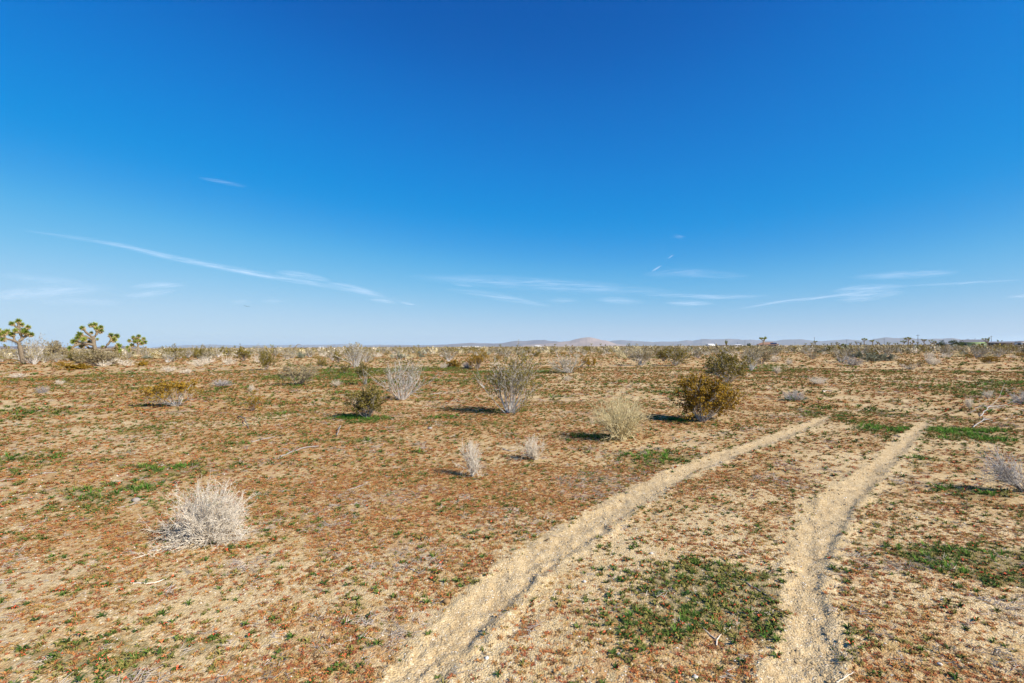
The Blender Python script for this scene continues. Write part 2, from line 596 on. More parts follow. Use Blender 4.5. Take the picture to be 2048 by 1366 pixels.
# ------------------------------------------------------------------ ground: one sheet to the horizon
def build_ground():
    ang = np.concatenate([np.arange(-62, 62, 0.23), np.arange(62, 298, 3.0)])
    ang = np.radians(ang)
    r1 = np.exp(np.arange(math.log(0.7), math.log(42), 0.0068))
    r2 = np.exp(np.arange(math.log(42.5), math.log(95000), 0.05))
    rad = np.concatenate([r1, r2])
    nr, na = len(rad), len(ang)
    X = (rad[:, None] * np.sin(ang)[None]).ravel()
    Y = (rad[:, None] * np.cos(ang)[None]).ravel()
    Z = ground_z(X, Y)
    V = np.concatenate([np.stack([X, Y, Z], 1), [[0, 0, 0]]])
    idx = np.arange(nr * na).reshape(nr, na)
    a, b = idx[:-1], idx[1:]
    F = np.stack([a, b, np.roll(b, -1, 1), np.roll(a, -1, 1)], -1).reshape(-1, 4)
    c = nr * na
    first = idx[0]
    fan = np.stack([np.full(na, c), first, np.roll(first, -1), np.roll(first, -2)], 1)[::2]
    if na % 2:
        fan[-1, 3] = first[0]
    me = mk_mesh('ground', V, np.concatenate([F, fan]), ground_material())
    cv, gr, tr, de = masks(X, Y)
    for nm, arr in (('cover', cv), ('green', gr), ('track', tr), ('litter', de)):
        at_ = me.attributes.new(nm, 'FLOAT', 'POINT')
        at_.data.foreach_set('value', np.append(arr, 0).astype(np.float32))
    tag(link('ground', me), 'sandy desert ground with rusty low plants and two tyre ruts', kind='structure')


build_ground()

# ------------------------------------------------------------------ mountains
def mountain_material(name, c1, c2):
    return varied(name, [c1, tuple((a + b) / 2 for a, b in zip(c1, c2)), c2], 0.0012, .95, 0.0, .05)


def ridge(name, sil, dist, depth, label, mat, seed, rough=.35):
    """a mountain range: a height field whose skyline follows the photographed one"""
    sil = np.array(sil, float)
    px = np.arange(sil[0, 0], sil[-1, 0] + .1, 1.0)
    py = np.interp(px, sil[:, 0], sil[:, 1])
    py = py + 0.9 * fbm(px, px * 0 + seed, 0.07, 4, seed, .6)
    top = []
    for a, b in zip(px, py):
        d = ray(a, b)
        k = dist / math.hypot(d[0], d[1])
        top.append((d[0] * k, d[1] * k, EYE + d[2] * k))
    top = np.array(top)
    nd = 26
    t = np.linspace(-1, 1, nd)
    dirs = unit(top[:, :2])
    P = top[:, None, :2] + dirs[:, None, :] * (t * depth)[None, :, None]
    prof = (1 - np.abs(t)) ** 1.15
    end = np.minimum(1, np.minimum(np.arange(len(px)), np.arange(len(px))[::-1]) / 6.0)
    H = (np.maximum(top[:, 2] * end, 0)[:, None] + 10) * prof[None]
    gul = np.abs(fbm(P[..., 0].ravel(), P[..., 1].ravel(), 3.2 / depth, 4, seed + 3)).reshape(H.shape)
    H = H * (1 - rough * 2.2 * gul * (np.abs(t)[None] > .02) * np.minimum(1, np.abs(t)[None] * 4)) - 12
    V = np.concatenate([P, H[..., None]], -1).reshape(-1, 3)
    idx = np.arange(len(px) * nd).reshape(len(px), nd)
    F = np.stack([idx[:-1, :-1], idx[1:, :-1], idx[1:, 1:], idx[:-1, 1:]], -1).reshape(-1, 4)
    tag(link(name, mk_mesh(name, V, F, mat)), label, kind='structure')


MT1 = mountain_material('far_mountain', (.13, .10, .095), (.22, .17, .15))
MT2 = mountain_material('pink_mountain', (.27, .19, .15), (.40, .30, .24))
ridge('mountains', [(-200, 693), (0, 691.8), (60, 692), (118, 692.8), (145, 695), (180, 694), (215, 692.4), (245, 691), (268, 693.5), (300, 696)], 16000, 3500,
      'low blue hills along the horizon behind the joshua trees', MT1, 3)
ridge('mountains', [(300, 695), (360, 690.5), (420, 688.5), (470, 690), (545, 689.5), (640, 689), (690, 688), (730, 689.5), (800, 689), (850, 691), (900, 692)], 60000, 6000,
      'palest low blue ridge far beyond the plain', MT1, 7)
ridge('mountains', [(260, 697), (400, 694.6), (560, 694.2), (700, 693.2), (780, 691.6), (830, 690.3), (890, 689), (915, 686.8), (942, 685.6), (962, 685.8), (1000, 686.3),
                    (1015, 683.5), (1032, 680), (1048, 681.3), (1066, 679.8), (1087, 678.6), (1110, 682), (1130, 684), (1160, 686), (1200, 690)], 30000, 5000,
      'blue ridge rising beside the pinkish peak', MT1, 13)
ridge('mountains', [(1040, 690), (1085, 687), (1110, 684.5), (1122, 682), (1140, 680.5), (1152, 677), (1165, 674.8), (1180, 673), (1192, 675.6), (1203, 679), (1215, 681.2), (1233, 687.2), (1255, 690)], 21000, 3500,
      'pinkish tan rocky peak on the horizon', MT2, 23, .5)
ridge('mountains', [(1190, 686), (1225, 680.5), (1242, 679.5), (1266, 680.5), (1283, 682), (1303, 683.6), (1324, 682), (1354, 681.5), (1373, 678.5), (1385, 680), (1404, 676.5), (1426, 678.5),
                    (1457, 676), (1483, 678.5), (1508, 678.5), (1529, 680), (1549, 680.5), (1566, 678.5), (1590, 678), (1603, 678), (1626, 680.5), (1644, 681.7), (1671, 679.4), (1699, 677.8), (1726, 680.6), (1760, 686)], 38000, 6000,
      'long jagged blue range beyond the brown roofed house', MT1, 33, .45)
ridge('mountains', [(1690, 687), (1726, 681), (1749, 677), (1776, 674), (1799, 675), (1815, 672.6), (1831, 676.5), (1854, 677), (1875, 676.5), (1904, 675), (1923, 678), (1934, 683), (1975, 687), (2060, 688)], 34000, 5000,
      'smooth blue range rising behind the utility poles', MT1, 43, .4)

# ------------------------------------------------------------------ clouds: thin ice-cloud sheets nine kilometres up
def cloud_material():
    mt = bpy.data.materials.new('thin_cloud')
    mt.use_nodes = True
    n = mt.node_tree
    n.nodes.clear()
    N, L = n.nodes.new, n.links.new
    out = N('ShaderNodeOutputMaterial')
    tr = N('ShaderNodeBsdfTransparent')
    tl = N('ShaderNodeBsdfTranslucent')
    tl.inputs['Color'].default_value = (.9, .9, .9, 1)
    a = N('ShaderNodeAttribute')
    a.attribute_name = 'thick'
    uv = N('ShaderNodeAttribute')
    uv.attribute_name = 'fibre'
    no = N('ShaderNodeTexNoise')
    no.inputs['Scale'].default_value = 1.0
    no.inputs['Detail'].default_value = 5
    no.inputs['Roughness'].default_value = .68
    L(uv.outputs['Vector'], no.inputs['Vector'])
    mr = N('ShaderNodeMapRange')
    mr.inputs[1].default_value = .34
    mr.inputs[2].default_value = .72
    L(no.outputs['Fac'], mr.inputs[0])
    mu = N('ShaderNodeMath')
    mu.operation = 'MULTIPLY'
    mu.use_clamp = True
    L(a.outputs['Fac'], mu.inputs[0])
    L(mr.outputs[0], mu.inputs[1])
    ms = N('ShaderNodeMixShader')
    L(mu.outputs[0], ms.inputs[0])
    L(tr.outputs[0], ms.inputs[1])
    L(tl.outputs[0], ms.inputs[2])
    L(ms.outputs[0], out.inputs['Surface'])
    return mt


CLOUD = cloud_material()
ALT = 9000.0
n_cloud = 0


def cloud(name, line, width, dens, label, skew=0.0):
    """line: photo pixels of its axis; width in pixels at its thickest"""
    global n_cloud
    line = np.array(line, float)
    seg = np.concatenate([[0], np.cumsum(np.linalg.norm(np.diff(line, axis=0), axis=1))])
    nu, nv = 61, 15
    width, dens = width * 1.35, dens * .60
    u = np.linspace(0, 1, nu)
    cx = np.interp(u * seg[-1], seg, line[:, 0])
    cy = np.interp(u * seg[-1], seg, line[:, 1])
    tp = np.sin(math.pi * u) ** .8
    V, T, Fb = [], [], []
    for i in range(nu):
        for j in range(nv):
            v = j / (nv - 1) * 2 - 1
            w = width * (.35 + .65 * tp[i])
            d = ray(cx[i] + skew * v * w, cy[i] + v * w * .5)
            k = (ALT - EYE) / d[2]
            V.append((d[0] * k, d[1] * k, ALT + 20 * n_cloud))
            T.append(dens * tp[i] * max(0, 1 - v * v) ** 2.2)
            Fb.append((u[i] * seg[-1] / 55.0 + 7.7 * n_cloud, v * width / 6.0 + 3.1 * n_cloud + u[i] * seg[-1] / 60, n_cloud * 1.7))
    idx = np.arange(nu * nv).reshape(nu, nv)
    F = np.stack([idx[:-1, :-1], idx[1:, :-1], idx[1:, 1:], idx[:-1, 1:]], -1).reshape(-1, 4)
    me = mk_mesh(name, V, F, CLOUD)
    a1 = me.attributes.new('thick', 'FLOAT', 'POINT')
    a1.data.foreach_set('value', np.array(T, np.float32))
    a2 = me.attributes.new('fibre', 'FLOAT_VECTOR', 'POINT')
    a2.data.foreach_set('vector', np.array(Fb, np.float32).ravel())
    tag(link(name, me), label, 'cloud')
    n_cloud += 1


cloud('contrail', [(395, 355), (440, 363), (495, 374)], 8, .34, 'short lone vapour streak high in the deep blue')
cloud('contrail', [(40, 461), (180, 480), (255, 494), (335, 514), (445, 535), (560, 556), (690, 579), (840, 612)], 12, .58, 'long white vapour trail slanting down above the joshua trees')
cloud('cirrus_cloud', [(455, 538), (500, 547), (550, 557)], 9, .5, 'short ragged wisp following the end of the long vapour trail')
cloud('cirrus_cloud', [(550, 545), (600, 551), (665, 563)], 16, .5, 'feathery wisp between two vapour streaks')
cloud('cirrus_cloud', [(650, 566), (705, 577), (772, 593)], 12, .62, 'bright slanting streak below the feathery wisp')
cloud('cirrus_cloud', [(735, 600), (765, 603), (795, 607)], 8, .6, 'small bright dash at the foot of the slanting streak')
cloud('cirrus_cloud', [(800, 606), (832, 611)], 5, .6, 'tiny bright fleck beyond the small dash')
cloud('cirrus_cloud', [(-60, 598), (60, 588), (150, 582), (225, 577)], 26, .45, 'broad pale veil low over the first joshua tree')
cloud('cirrus_cloud', [(-20, 550), (60, 560), (190, 570)], 20, .22, 'faint veil above the broad pale one')
cloud('cirrus_cloud', [(60, 606), (160, 605), (250, 608)], 16, .25, 'faint low veil just above the joshua trees')
cloud('cirrus_cloud', [(255, 577), (310, 573), (375, 573)], 11, .5, 'upper of two flat wisps over the branching joshua tree')
cloud('cirrus_cloud', [(245, 594), (300, 590), (355, 583)], 14, .42, 'lower of two flat wisps over the branching joshua tree')
cloud('cirrus_cloud', [(810, 556), (930, 563), (1100, 573), (1230, 581), (1370, 590)], 26, .36, 'very long pale band stretching over the ridge')
cloud('cirrus_cloud', [(1290, 594), (1360, 594), (1430, 597), (1545, 595)], 9, .5, 'thin bright line continuing the long pale band')
cloud('cirrus_cloud', [(890, 582), (960, 590), (1020, 600), (1105, 616)], 13, .42, 'soft streak sagging below the long pale band')
cloud('cirrus_cloud', [(900, 571), (950, 577)], 5, .4, 'tiny thin dash under the start of the long band')
cloud('cirrus_cloud', [(1090, 604), (1160, 604)], 9, .3, 'faint smudge above the blue ridge')
cloud('cirrus_cloud', [(1190, 602), (1240, 604), (1290, 609)], 13, .42, 'small smudge above the pinkish peak')
cloud('cirrus_cloud', [(1330, 609), (1375, 610), (1430, 610)], 10, .6, 'small bright lens of cloud beside the pinkish peak')
cloud('contrail', [(1302, 549), (1324, 537)], 5, .9, 'short bright slanting dash of vapour')
cloud('contrail', [(1335, 524), (1348, 517)], 5, .5, 'small broken fleck above the bright slanting dash')
cloud('cirrus_cloud', [(1345, 483), (1372, 484)], 7, .25, 'faintest fleck above the broken vapour')
cloud('cirrus_cloud', [(1280, 556), (1370, 552), (1500, 560)], 18, .28, 'faint veil below the bright slanting dash')
cloud('cirrus_cloud', [(1700, 561), (1790, 557), (1925, 551)], 15, .48, 'topmost flat white bar over the long range')
cloud('cirrus_cloud', [(1660, 588), (1730, 583), (1815, 578)], 15, .55, 'bright bar where the thin trail meets the sheet')
cloud('contrail', [(1780, 579), (1900, 574), (2060, 566)], 5, .45, 'hair thin trail running out from the bright bar')
cloud('contrail', [(1455, 626), (1540, 611), (1640, 600), (1740, 590)], 6, .6, 'thin rising vapour trail above the brown roofed house')
cloud('cirrus_cloud', [(1660, 597), (1730, 596), (1810, 590)], 18, .5, 'soft sheet under the bright bar')
cloud('cirrus_cloud', [(1670, 606), (1770, 603)], 8, .35, 'faint streak under the soft sheet')
cloud('cirrus_cloud', [(460, 610), (505, 609)], 8, .25, 'faint smudge behind the flying birds')
cloud('cirrus_cloud', [(522, 608), (570, 607)], 8, .28, 'faint smudge just past the flying birds')
cloud('cirrus_cloud', [(2010, 600), (2070, 598)], 8, .4, 'faint streak leaving over the dark long building')

# ------------------------------------------------------------------ low plants: thousands of tufts nobody could count
def rosette(g, n, r, h, wid, lobes=True):
    """flat star of narrow toothed leaves"""
    Vs, Fs, o = [], [], 0
    for i in range(n):
        a = g.uniform(0, 2 * math.pi)
        L = r * g.uniform(.55, 1.1)
        d = np.array([math.cos(a), math.sin(a), 0])
        s = np.array([-d[1], d[0], 0])
        up = g.uniform(.2, 1.0) * h
        k = 4
        for j in range(k + 1):
            t = j / k
            w = wid * math.sin(math.pi * min(.98, .15 + .8 * t)) * (1.0 if (j % 2 or not lobes) else .55)
            c = d * L * t + np.array([0, 0, up * math.sin(math.pi * t * .75)])
            Vs += [c + s * w, c - s * w + np.array([0, 0, g.uniform(-.1, .2) * h])]
        for j in range(k):
            Fs.append((o + 2 * j, o + 2 * j + 1, o + 2 * j + 3, o + 2 * j + 2))
        o += 2 * (k + 1)
    return np.array(Vs), np.array(Fs)


def blades(g, n, h, spread, wid):
    N = n
    a = g.uniform(0, 2 * math.pi, N)
    D = np.stack([np.cos(a), np.sin(a), np.zeros(N)], 1)
    P0 = D * g.uniform(0, spread * .35, (N, 1))
    L = h * g.uniform(.5, 1.15, N)
    P = [P0]
    d = unit(D * g.uniform(.1, .9, (N, 1)) + np.array([0, 0, 1.0]))
    for i in range(3):
        P.append(P[-1] + d * (L / 3)[:, None])
        d = unit(d + D * .28 + np.array([0, 0, -.16]))
    P = np.stack(P, 1)
    S = np.stack([-np.sin(a), np.cos(a), np.zeros(N)], 1)
    w = wid * np.array([1, .9, .6, .08])
    V = np.stack([P + S[:, None] * w[None, :, None], P - S[:, None] * w[None, :, None]], 2).reshape(-1, 3)
    F = []
    for i in range(N):
        for j in range(3):
            b = i * 8 + j * 2
            F.append((b, b + 1, b + 3, b + 2))
    return V, np.array(F)


def twiglets(g, n, L, r, rise):
    a = g.uniform(0, 2 * math.pi, n)
    D = np.stack([np.cos(a), np.sin(a), g.uniform(-.05, rise, n)], 1)
    P0 = np.stack([g.normal(0, L * .35, n), g.normal(0, L * .35, n), np.full(n, .006)], 1)
    P = grow(g, P0, D, L * g.uniform(.4, 1.2, n), 4, .18, 0)
    P[..., 2] = np.maximum(P[..., 2], .002)
    return tubes(P, taper(n, 4, r, r * .4), 3)


def lump(g, r, sub=1, flat_=.7, amp=.25):
    import bmesh
    bm = bmesh.new()
    bmesh.ops.create_icosphere(bm, subdivisions=sub, radius=1)
    V = np.array([v.co[:] for v in bm.verts])
    F = np.array([[v.index for v in f.verts] for f in bm.faces])
    bm.free()
    V = V * (1 + amp * g.normal(0, 1, (len(V), 1)).clip(-1.4, 1.4)) * r
    V[:, 2] *= flat_
    return V, F


def proto(name, pieces, smooth=False):
    """one mesh with several materials for the scatterers"""
    Vs, Fs, mi, mats, o = [], [], [], [], 0
    for V, F, mt in pieces:
        if F.shape[1] == 3:
            F = np.concatenate([F, F[:, :1]], 1) if False else F
        Vs.append(V)
        Fs.append((F + o).tolist())
        mi += [len(mats)] * len(F)
        mats.append(mt)
        o += len(V)
    me = bpy.data.meshes.new(name)
    me.from_pydata(np.concatenate(Vs).tolist(), [], [f for q in Fs for f in q])
    for mt in mats:
        me.materials.append(mt)
    me.polygons.foreach_set('material_index', np.array(mi, np.int32))
    if smooth:
        me.polygons.foreach_set('use_smooth', np.ones(len(me.polygons), bool))
    return me


def scatter(name, label, protos, P, rot, scl, pick):
    """one stuff object: instances of small meshes on points"""
    me = bpy.data.meshes.new(name)
    me.vertices.add(len(P))
    me.vertices.foreach_set('co', np.asarray(P, np.float32).ravel())
    for nm, arr, ty in (('rot', rot, 'FLOAT'), ('scl', scl, 'FLOAT'), ('pick', pick, 'INT')):
        a = me.attributes.new(nm, ty, 'POINT')
        a.data.foreach_set('value', np.asarray(arr, np.int32 if ty == 'INT' else np.float32))
    ob = link(name, me)
    tag(ob, label, kind='stuff')
    cl = bpy.data.collections.new(name + '_pieces')
    for i, pm in enumerate(protos):
        cl.objects.link(bpy.data.objects.new('%s_%02d' % (name, i), pm))
    ng = bpy.data.node_groups.new(name, 'GeometryNodeTree')
    ng.interface.new_socket('Geometry', in_out='INPUT', socket_type='NodeSocketGeometry')
    ng.interface.new_socket('Geometry', in_out='OUTPUT', socket_type='NodeSocketGeometry')
    N, L = ng.nodes.new, ng.links.new
    gi, go = N('NodeGroupInput'), N('NodeGroupOutput')
    ci = N('GeometryNodeCollectionInfo')
    ci.inputs['Collection'].default_value = cl
    ci.inputs['Separate Children'].default_value = True
    ci.inputs['Reset Children'].default_value = True
    ip = N('GeometryNodeInstanceOnPoints')
    ip.inputs['Pick Instance'].default_value = True

    def named(nm, ty):
        k = N('GeometryNodeInputNamedAttribute')
        k.data_type = ty
        k.inputs['Name'].default_value = nm
        return k.outputs['Attribute']

    cx = N('ShaderNodeCombineXYZ')
    L(named('rot', 'FLOAT'), cx.inputs['Z'])
    er = N('FunctionNodeEulerToRotation')
    L(cx.outputs[0], er.inputs[0])
    L(gi.outputs[0], ip.inputs['Points'])
    L(ci.outputs[0], ip.inputs['Instance'])
    L(named('pick', 'INT'), ip.inputs['Instance Index'])
    L(er.outputs[0], ip.inputs['Rotation'])
    L(named('scl', 'FLOAT'), ip.inputs['Scale'])
    L(ip.outputs[0], go.inputs[0])
    md = ob.modifiers.new('scatter', 'NODES')
    md.node_group = ng
    return ob


def wedge(n, d0, d1, half=57):
    r = np.sqrt(rng.uniform(d0 * d0, d1 * d1, n))
    a = np.radians(rng.uniform(-half, half, n))
    return r * np.sin(a), r * np.cos(a), r


g = np.random.default_rng(5)
P_RUST = [proto('rusty_tuft', [(*rosette(g, 11, .038, .016, .0042), M['rust'])]) for _ in range(4)]
P_RUST += [proto('rusty_tuft', [(*rosette(g, 9, .042, .018, .0045), M['rust']), (*rosette(g, 4, .03, .02, .005), M['olive'])]) for _ in range(2)]
P_RUST += [proto('brown_tuft', [(*rosette(g, 12, .038, .02, .0038), M['brown'])]) for _ in range(2)]
P_RUST += [proto('coral_tuft', [(*rosette(g, 8, .034, .015, .0045), M['rust']), (*rosette(g, 3, .02, .012, .0055, False), M['coral'])]) for _ in range(2)]
P_GREEN = [proto('green_tuft', [(*rosette(g, 14, .045, .030, .0055), M['green'])]) for _ in range(3)]
P_GREEN += [proto('green_tuft', [(*rosette(g, 12, .04, .026, .005), M['green']), (*rosette(g, 5, .026, .022, .007, False), M['coral'])]) for _ in range(4)]
P_GREEN += [proto('olive_tuft', [(*rosette(g, 14, .04, .026, .0045), M['olive'])]) for _ in range(7)]
P_GRASS = [proto('grass_tuft', [(*blades(g, 16, .085, .05, .0030), M['bright'])]) for _ in range(3)]
P_GRASS += [proto('grass_tuft', [(*blades(g, 16, .065, .05, .0030), M['green'])]) for _ in range(2)]
P_LIT = [proto('twig_litter', [(*twiglets(g, 9, .07, .0020, .35), M['litter'])]) for _ in range(4)]
P_STONE = [proto('pebble', [(*lump(g, .008), M['stone'])], True) for _ in range(3)]
SOIL = bpy.data.meshes['ground'].materials[0]
M['clod'] = varied('soil_clod', [(.42, .295, .145), (.48, .345, .175), (.55, .40, .22)], 25, .95, .5, .05)
P_CLOD = [proto('soil_clod', [(*lump(g, .014, 1, .75, .22), M['clod'])]) for _ in range(4)]


def tufts(name, label, protos, spec, want, pick_w=None):
    Ps, Ss, Is = [], [], []
    for n, d0, d1, s0, s1 in spec:
        x, y, r = wedge(n, d0, d1)
        keep = want(x, y, r) > rng.uniform(0, 1, n)
        x, y = x[keep], y[keep]
        z = ground_z(x, y) - .002
        Ps.append(np.stack([x, y, z], 1))
        Ss.append(rng.uniform(s0, s1, len(x)))
        Is.append(rng.choice(len(protos), len(x), p=pick_w))
    P, S, I = np.concatenate(Ps), np.concatenate(Ss), np.concatenate(Is)
    scatter(name, label, protos, P, rng.uniform(0, 6.283, len(P)), S, I)
    return len(P)


def want_rust(x, y, r):
    c, gm, t, d = masks(x, y)
    clump = sstep(-.15, .35, fbm(x, y, 4.5, 2, 101) + .5 * fbm(x, y, 1.4, 2, 105) + (c - .55) * 1.2)
    return np.clip(c * 1.15, 0, 1) * (.28 + .72 * clump) * (1 - .6 * gm)


def want_green(x, y, r):
    c, gm, t, d = masks(x, y)
    clump = sstep(.0, .45, fbm(x, y, 3.2, 2, 111))
    return np.clip(gm * (.35 + .85 * sstep(-.3, .3, fbm(x, y, 5.0, 2, 115))) * 1.15 + .22 * clump * c + .05 + .12 * sstep(7, 13, r) * sstep(-.4, .3, fbm(x, y, .5, 2, 117)), 0, 1) * (1 - t)


def want_grass(x, y, r):
    c, gm, t, d = masks(x, y)
    return sstep(.35, .85, gm) * sstep(-.25, .25, fbm(x, y, 2.0, 2, 121))


def want_lit(x, y, r):
    c, gm, t, d = masks(x, y)
    return np.clip(d * .8 + .06, 0, 1) * (1 - t)


def want_clod(x, y, r):
    sd, w, f = track_sd(x, y)
    a = np.abs(sd)
    return np.clip((np.exp(-((a - w) / .10) ** 2) * .7 + (a < w) * .22) * f + .05, 0, 1)


W_R = np.array([.12] * 4 + [.12] * 2 + [.11] * 2 + [.035] * 2)
W_R /= W_R.sum()
cnt = [tufts('rusty_ground_cover', 'rust red low annual plants carpeting the sand', P_RUST,
             [(80000, 1.7, 7, .30, .78), (60000, 7, 15, .5, 1.25), (54000, 15, 40, 1.2, 2.7), (34000, 40, 130, 2.6, 6.0)], want_rust, W_R),
       tufts('green_ground_cover', 'dark green low annual plants in patches on the sand', P_GREEN,
             [(48000, 1.7, 7, .3, .95), (52000, 7, 15, .5, 1.4), (60000, 15, 40, 1.2, 2.8), (30000, 40, 130, 2.6, 6.0)], want_green),
       tufts('grass', 'bright green spring grass in patches under the shrubs', P_GRASS,
             [(20000, 1.7, 7, .35, .8), (46000, 7, 15, .7, 1.3), (34000, 15, 45, 1.1, 2.2)], want_grass),
       tufts('twig_litter', 'grey dead twigs littering the sand', P_LIT,
             [(9000, 1.7, 7, .4, 1.1), (8000, 7, 18, .8, 1.6), (9000, 18, 50, 1.5, 3.0)], want_lit),
       tufts('gravel', 'pale pebbles strewn over the sand', P_STONE,
             [(12000, 1.7, 6, .35, 1.0), (6000, 6, 14, .7, 1.6)], lambda x, y, r: np.full(x.shape, .6)),
       tufts('soil_crumbs', 'crumbled sandy soil along the tyre ruts', P_CLOD,
             [(34000, 1.7, 8, .2, .9), (16000, 8, 13, .5, 1.2)], want_clod)]
print('tufts', cnt)

# ------------------------------------------------------------------ shrubs (each built one metre tall, then scaled)
def creosote(seed, n=26, spread=.7, m1=5, m2=4, leafy=8, lm='creo', sm='stem', lsize=.034, thick=.011, low=.35, top=.0, wob=.13):
    g = np.random.default_rng(seed)
    a = g.uniform(0, 2 * math.pi, n)
    th = spread * np.sqrt(g.uniform(.02, 1, n))
    D = np.stack([np.sin(th) * np.cos(a) + g.normal(0, .10), np.sin(th) * np.sin(a) + g.normal(0, .10), np.cos(th)], 1)
    P0 = np.stack([np.cos(a) * .035, np.sin(a) * .035, np.full(n, -.03)], 1)
    P = grow(g, P0, D, g.uniform(.62, .98, n), 7, wob, .03)
    Rr = taper(n, 7, thick * g.uniform(.6, 1.25, n), thick * .3)
    P1, r1 = spawn(g, P, m1, low, .97, .42, .34, 5, .13, .05, Rr)
    R1 = taper(len(P1), 5, np.minimum(r1, thick * .6) * .75, thick * .18)
    P2, r2 = spawn(g, P1, m2, .3, 1.0, .5, .16, 4, .15, .06, R1)
    R2 = taper(len(P2), 4, r2 * .7, thick * .12)
    V, F = merge([tubes(P, Rr, 5), tubes(P1, R1, 4), tubes(P2, R2, 3)])
    parts = [('stems', mk_mesh('stems', V, F, M[sm]))]
    if leafy:
        k = int(leafy * 1.7 + .5)
        t = g.uniform(.25, 1, (len(P2), k)) * 3
        i = np.minimum(t.astype(int), 2)
        f = (t - i)[..., None]
        rows = np.arange(len(P2))[:, None]
        C = (P2[rows, i] * (1 - f) + P2[rows, i + 1] * f).reshape(-1, 3) + g.normal(0, .008, (len(P2) * k, 3))
        if top:
            keep = g.uniform(0, 1, len(C)) < sstep(top - .25, top + .25, C[:, 2] + .35 * np.hypot(C[:, 0], C[:, 1]))
            C = C[keep]
        V, F = leaves(g, C, lsize * 1.15, .3, .55)
        parts.append(('foliage', mk_mesh('foliage', V, F, M[lm], False)))
    return parts


def deadbush(seed, n=30, spread=1.25, m1=6, m2=5, mat='deadwhite', thick=.010, L=.8, lean=(0, 0), wob=.13, up=.05, tw=.19):
    g = np.random.default_rng(seed)
    a = g.uniform(0, 2 * math.pi, n)
    th = spread * np.sqrt(g.uniform(.03, 1, n))
    D = np.stack([np.sin(th) * np.cos(a) + lean[0], np.sin(th) * np.sin(a) + lean[1], np.cos(th) + .05], 1)
    P0 = np.stack([g.normal(0, .04, n), g.normal(0, .04, n), np.full(n, -.02)], 1)
    P = grow(g, P0, D, L * g.uniform(.75, 1.05, n), 6, wob, up)
    Rr = taper(n, 6, thick * g.uniform(.7, 1.2, n), thick * .35)
    P1, r1 = spawn(g, P, m1, .2, 1.0, .55, .40 * L, 5, .16, .03, Rr)
    P1[..., 2] = np.maximum(P1[..., 2], .01)
    R1 = taper(len(P1), 5, np.minimum(r1, thick * .8) * .8, thick * .25)
    parts = [('branches', mk_mesh('branches', *merge([tubes(P, Rr, 4)]), M[mat]))]
    P2, r2 = spawn(g, P1, m2, .15, 1.0, .75, tw * L, 4, .2, .0, R1)
    P2[..., 2] = np.maximum(P2[..., 2], .01)
    R2 = taper(len(P2), 4, r2 * .75, thick * .17)
    parts.append(('twigs', mk_mesh('twigs', *merge([tubes(P1, R1, 3), tubes(P2, R2, 3)]), M[mat])))
    return parts


def place(name, parts, px, py, hpx, wpx, label, cat='shrub', group=None, rz=None, pw=1.0, tilt=(0, 0)):
    """put a unit shrub on the ground at a photo pixel with a height and width given in photo pixels"""
    p = at(px, py)
    m = mpp(p)
    look = math.hypot(p[0], p[1])
    foresh = look / math.hypot(look, EYE)
    h = hpx * m / foresh
    w = wpx * m * pw
    xy = np.array([v.co[:2] for v in parts[-1][1].vertices])
    ex = float(np.mean(np.quantile(xy, .98, axis=0) - np.quantile(xy, .02, axis=0)))
    zz = np.array([v.co.z for v in parts[-1][1].vertices])
    top = float(np.quantile(zz, .985))
    return put(name, parts, p, (w / ex, w / ex, h / top), rng.uniform(0, 6.28) if rz is None else rz, label, cat, group, tilt)


# the shrubs one can tell apart
place('dead_shrub', deadbush(101, 84, 1.45, 9, 9, 'deadwhite', .0080, .70, (-.10, .05), .27, tw=.11), 414, 1078, 96, 172, 'large bleached white dead shrub sprawling on bare sand', pw=.84)
place('dead_shrub', deadbush(102, 20, .85, 8, 7, 'deadwhite', .012, .8, (.1, 0), .2, tw=.15), 945, 953, 66, 48, 'narrow upright white dead shrub with a few bare twigs')
place('dead_shrub', deadbush(103, 28, 1.15, 8, 7, 'deadwhite', .011, .8, (0, 0), .2, tw=.14), 1068, 919, 44, 50, 'small rounded white dead shrub casting a dark shadow')
place('straw_shrub', deadbush(104, 64, .92, 6, 3, 'straw', .0115, .95, (0, 0), .09, up=.05), 1242, 880, 88, 98, 'dense straw coloured fan shaped shrub beside the tyre rut')
place('creosote_bush', creosote(111, 30, .82, 6, 5, 9, 'amber', 'stem', .036, .010, .3), 1405, 843, 88, 108, 'golden amber creosote bush full of leaves near the straw shrub')
place('creosote_bush', creosote(112, 24, 1.0, 6, 5, 10, 'amber', 'stem', .042, .011, .5, top=.75), 355, 812, 50, 90, 'low flat topped amber creosote bush with bare grey legs')
place('creosote_bush', creosote(113, 28, .74, 6, 5, 3, 'creo', 'stem', .028, .0080, .3), 1020, 826, 120, 112, 'tallest creosote bush with bare whitish stems and thin leaves')
place('creosote_bush', creosote(114, 26, .8, 6, 4, 1, 'creo', 'stem', .030, .0095, .3, top=.55), 803, 800, 84, 92, 'white stemmed nearly leafless creosote bush')
place('creosote_bush', creosote(115, 22, .62, 6, 4, 8, 'creo', 'stemdark', .036, .012, .25), 733, 836, 60, 66, 'olive creosote bush rooted in a bright green grass patch')
place('creosote_bush', creosote(116, 26, .8, 5, 4, 5, 'creogrey', 'stemdark', .036, .012, .35), 597, 770, 42, 66, 'grey olive creosote bush with grass at its foot')
place('creosote_bush', creosote(117, 26, .8, 6, 4, 8, 'creo', 'stem', .036, .011, .35), 1455, 766, 60, 80, 'olive creosote bush just behind the golden amber one')
place('creosote_bush', creosote(118, 22, .95, 5, 4, 2, 'creogrey', 'stem', .036, .014, .3), 1138, 746, 42, 66, 'pale twiggy creosote bush with branches lying on the grass')
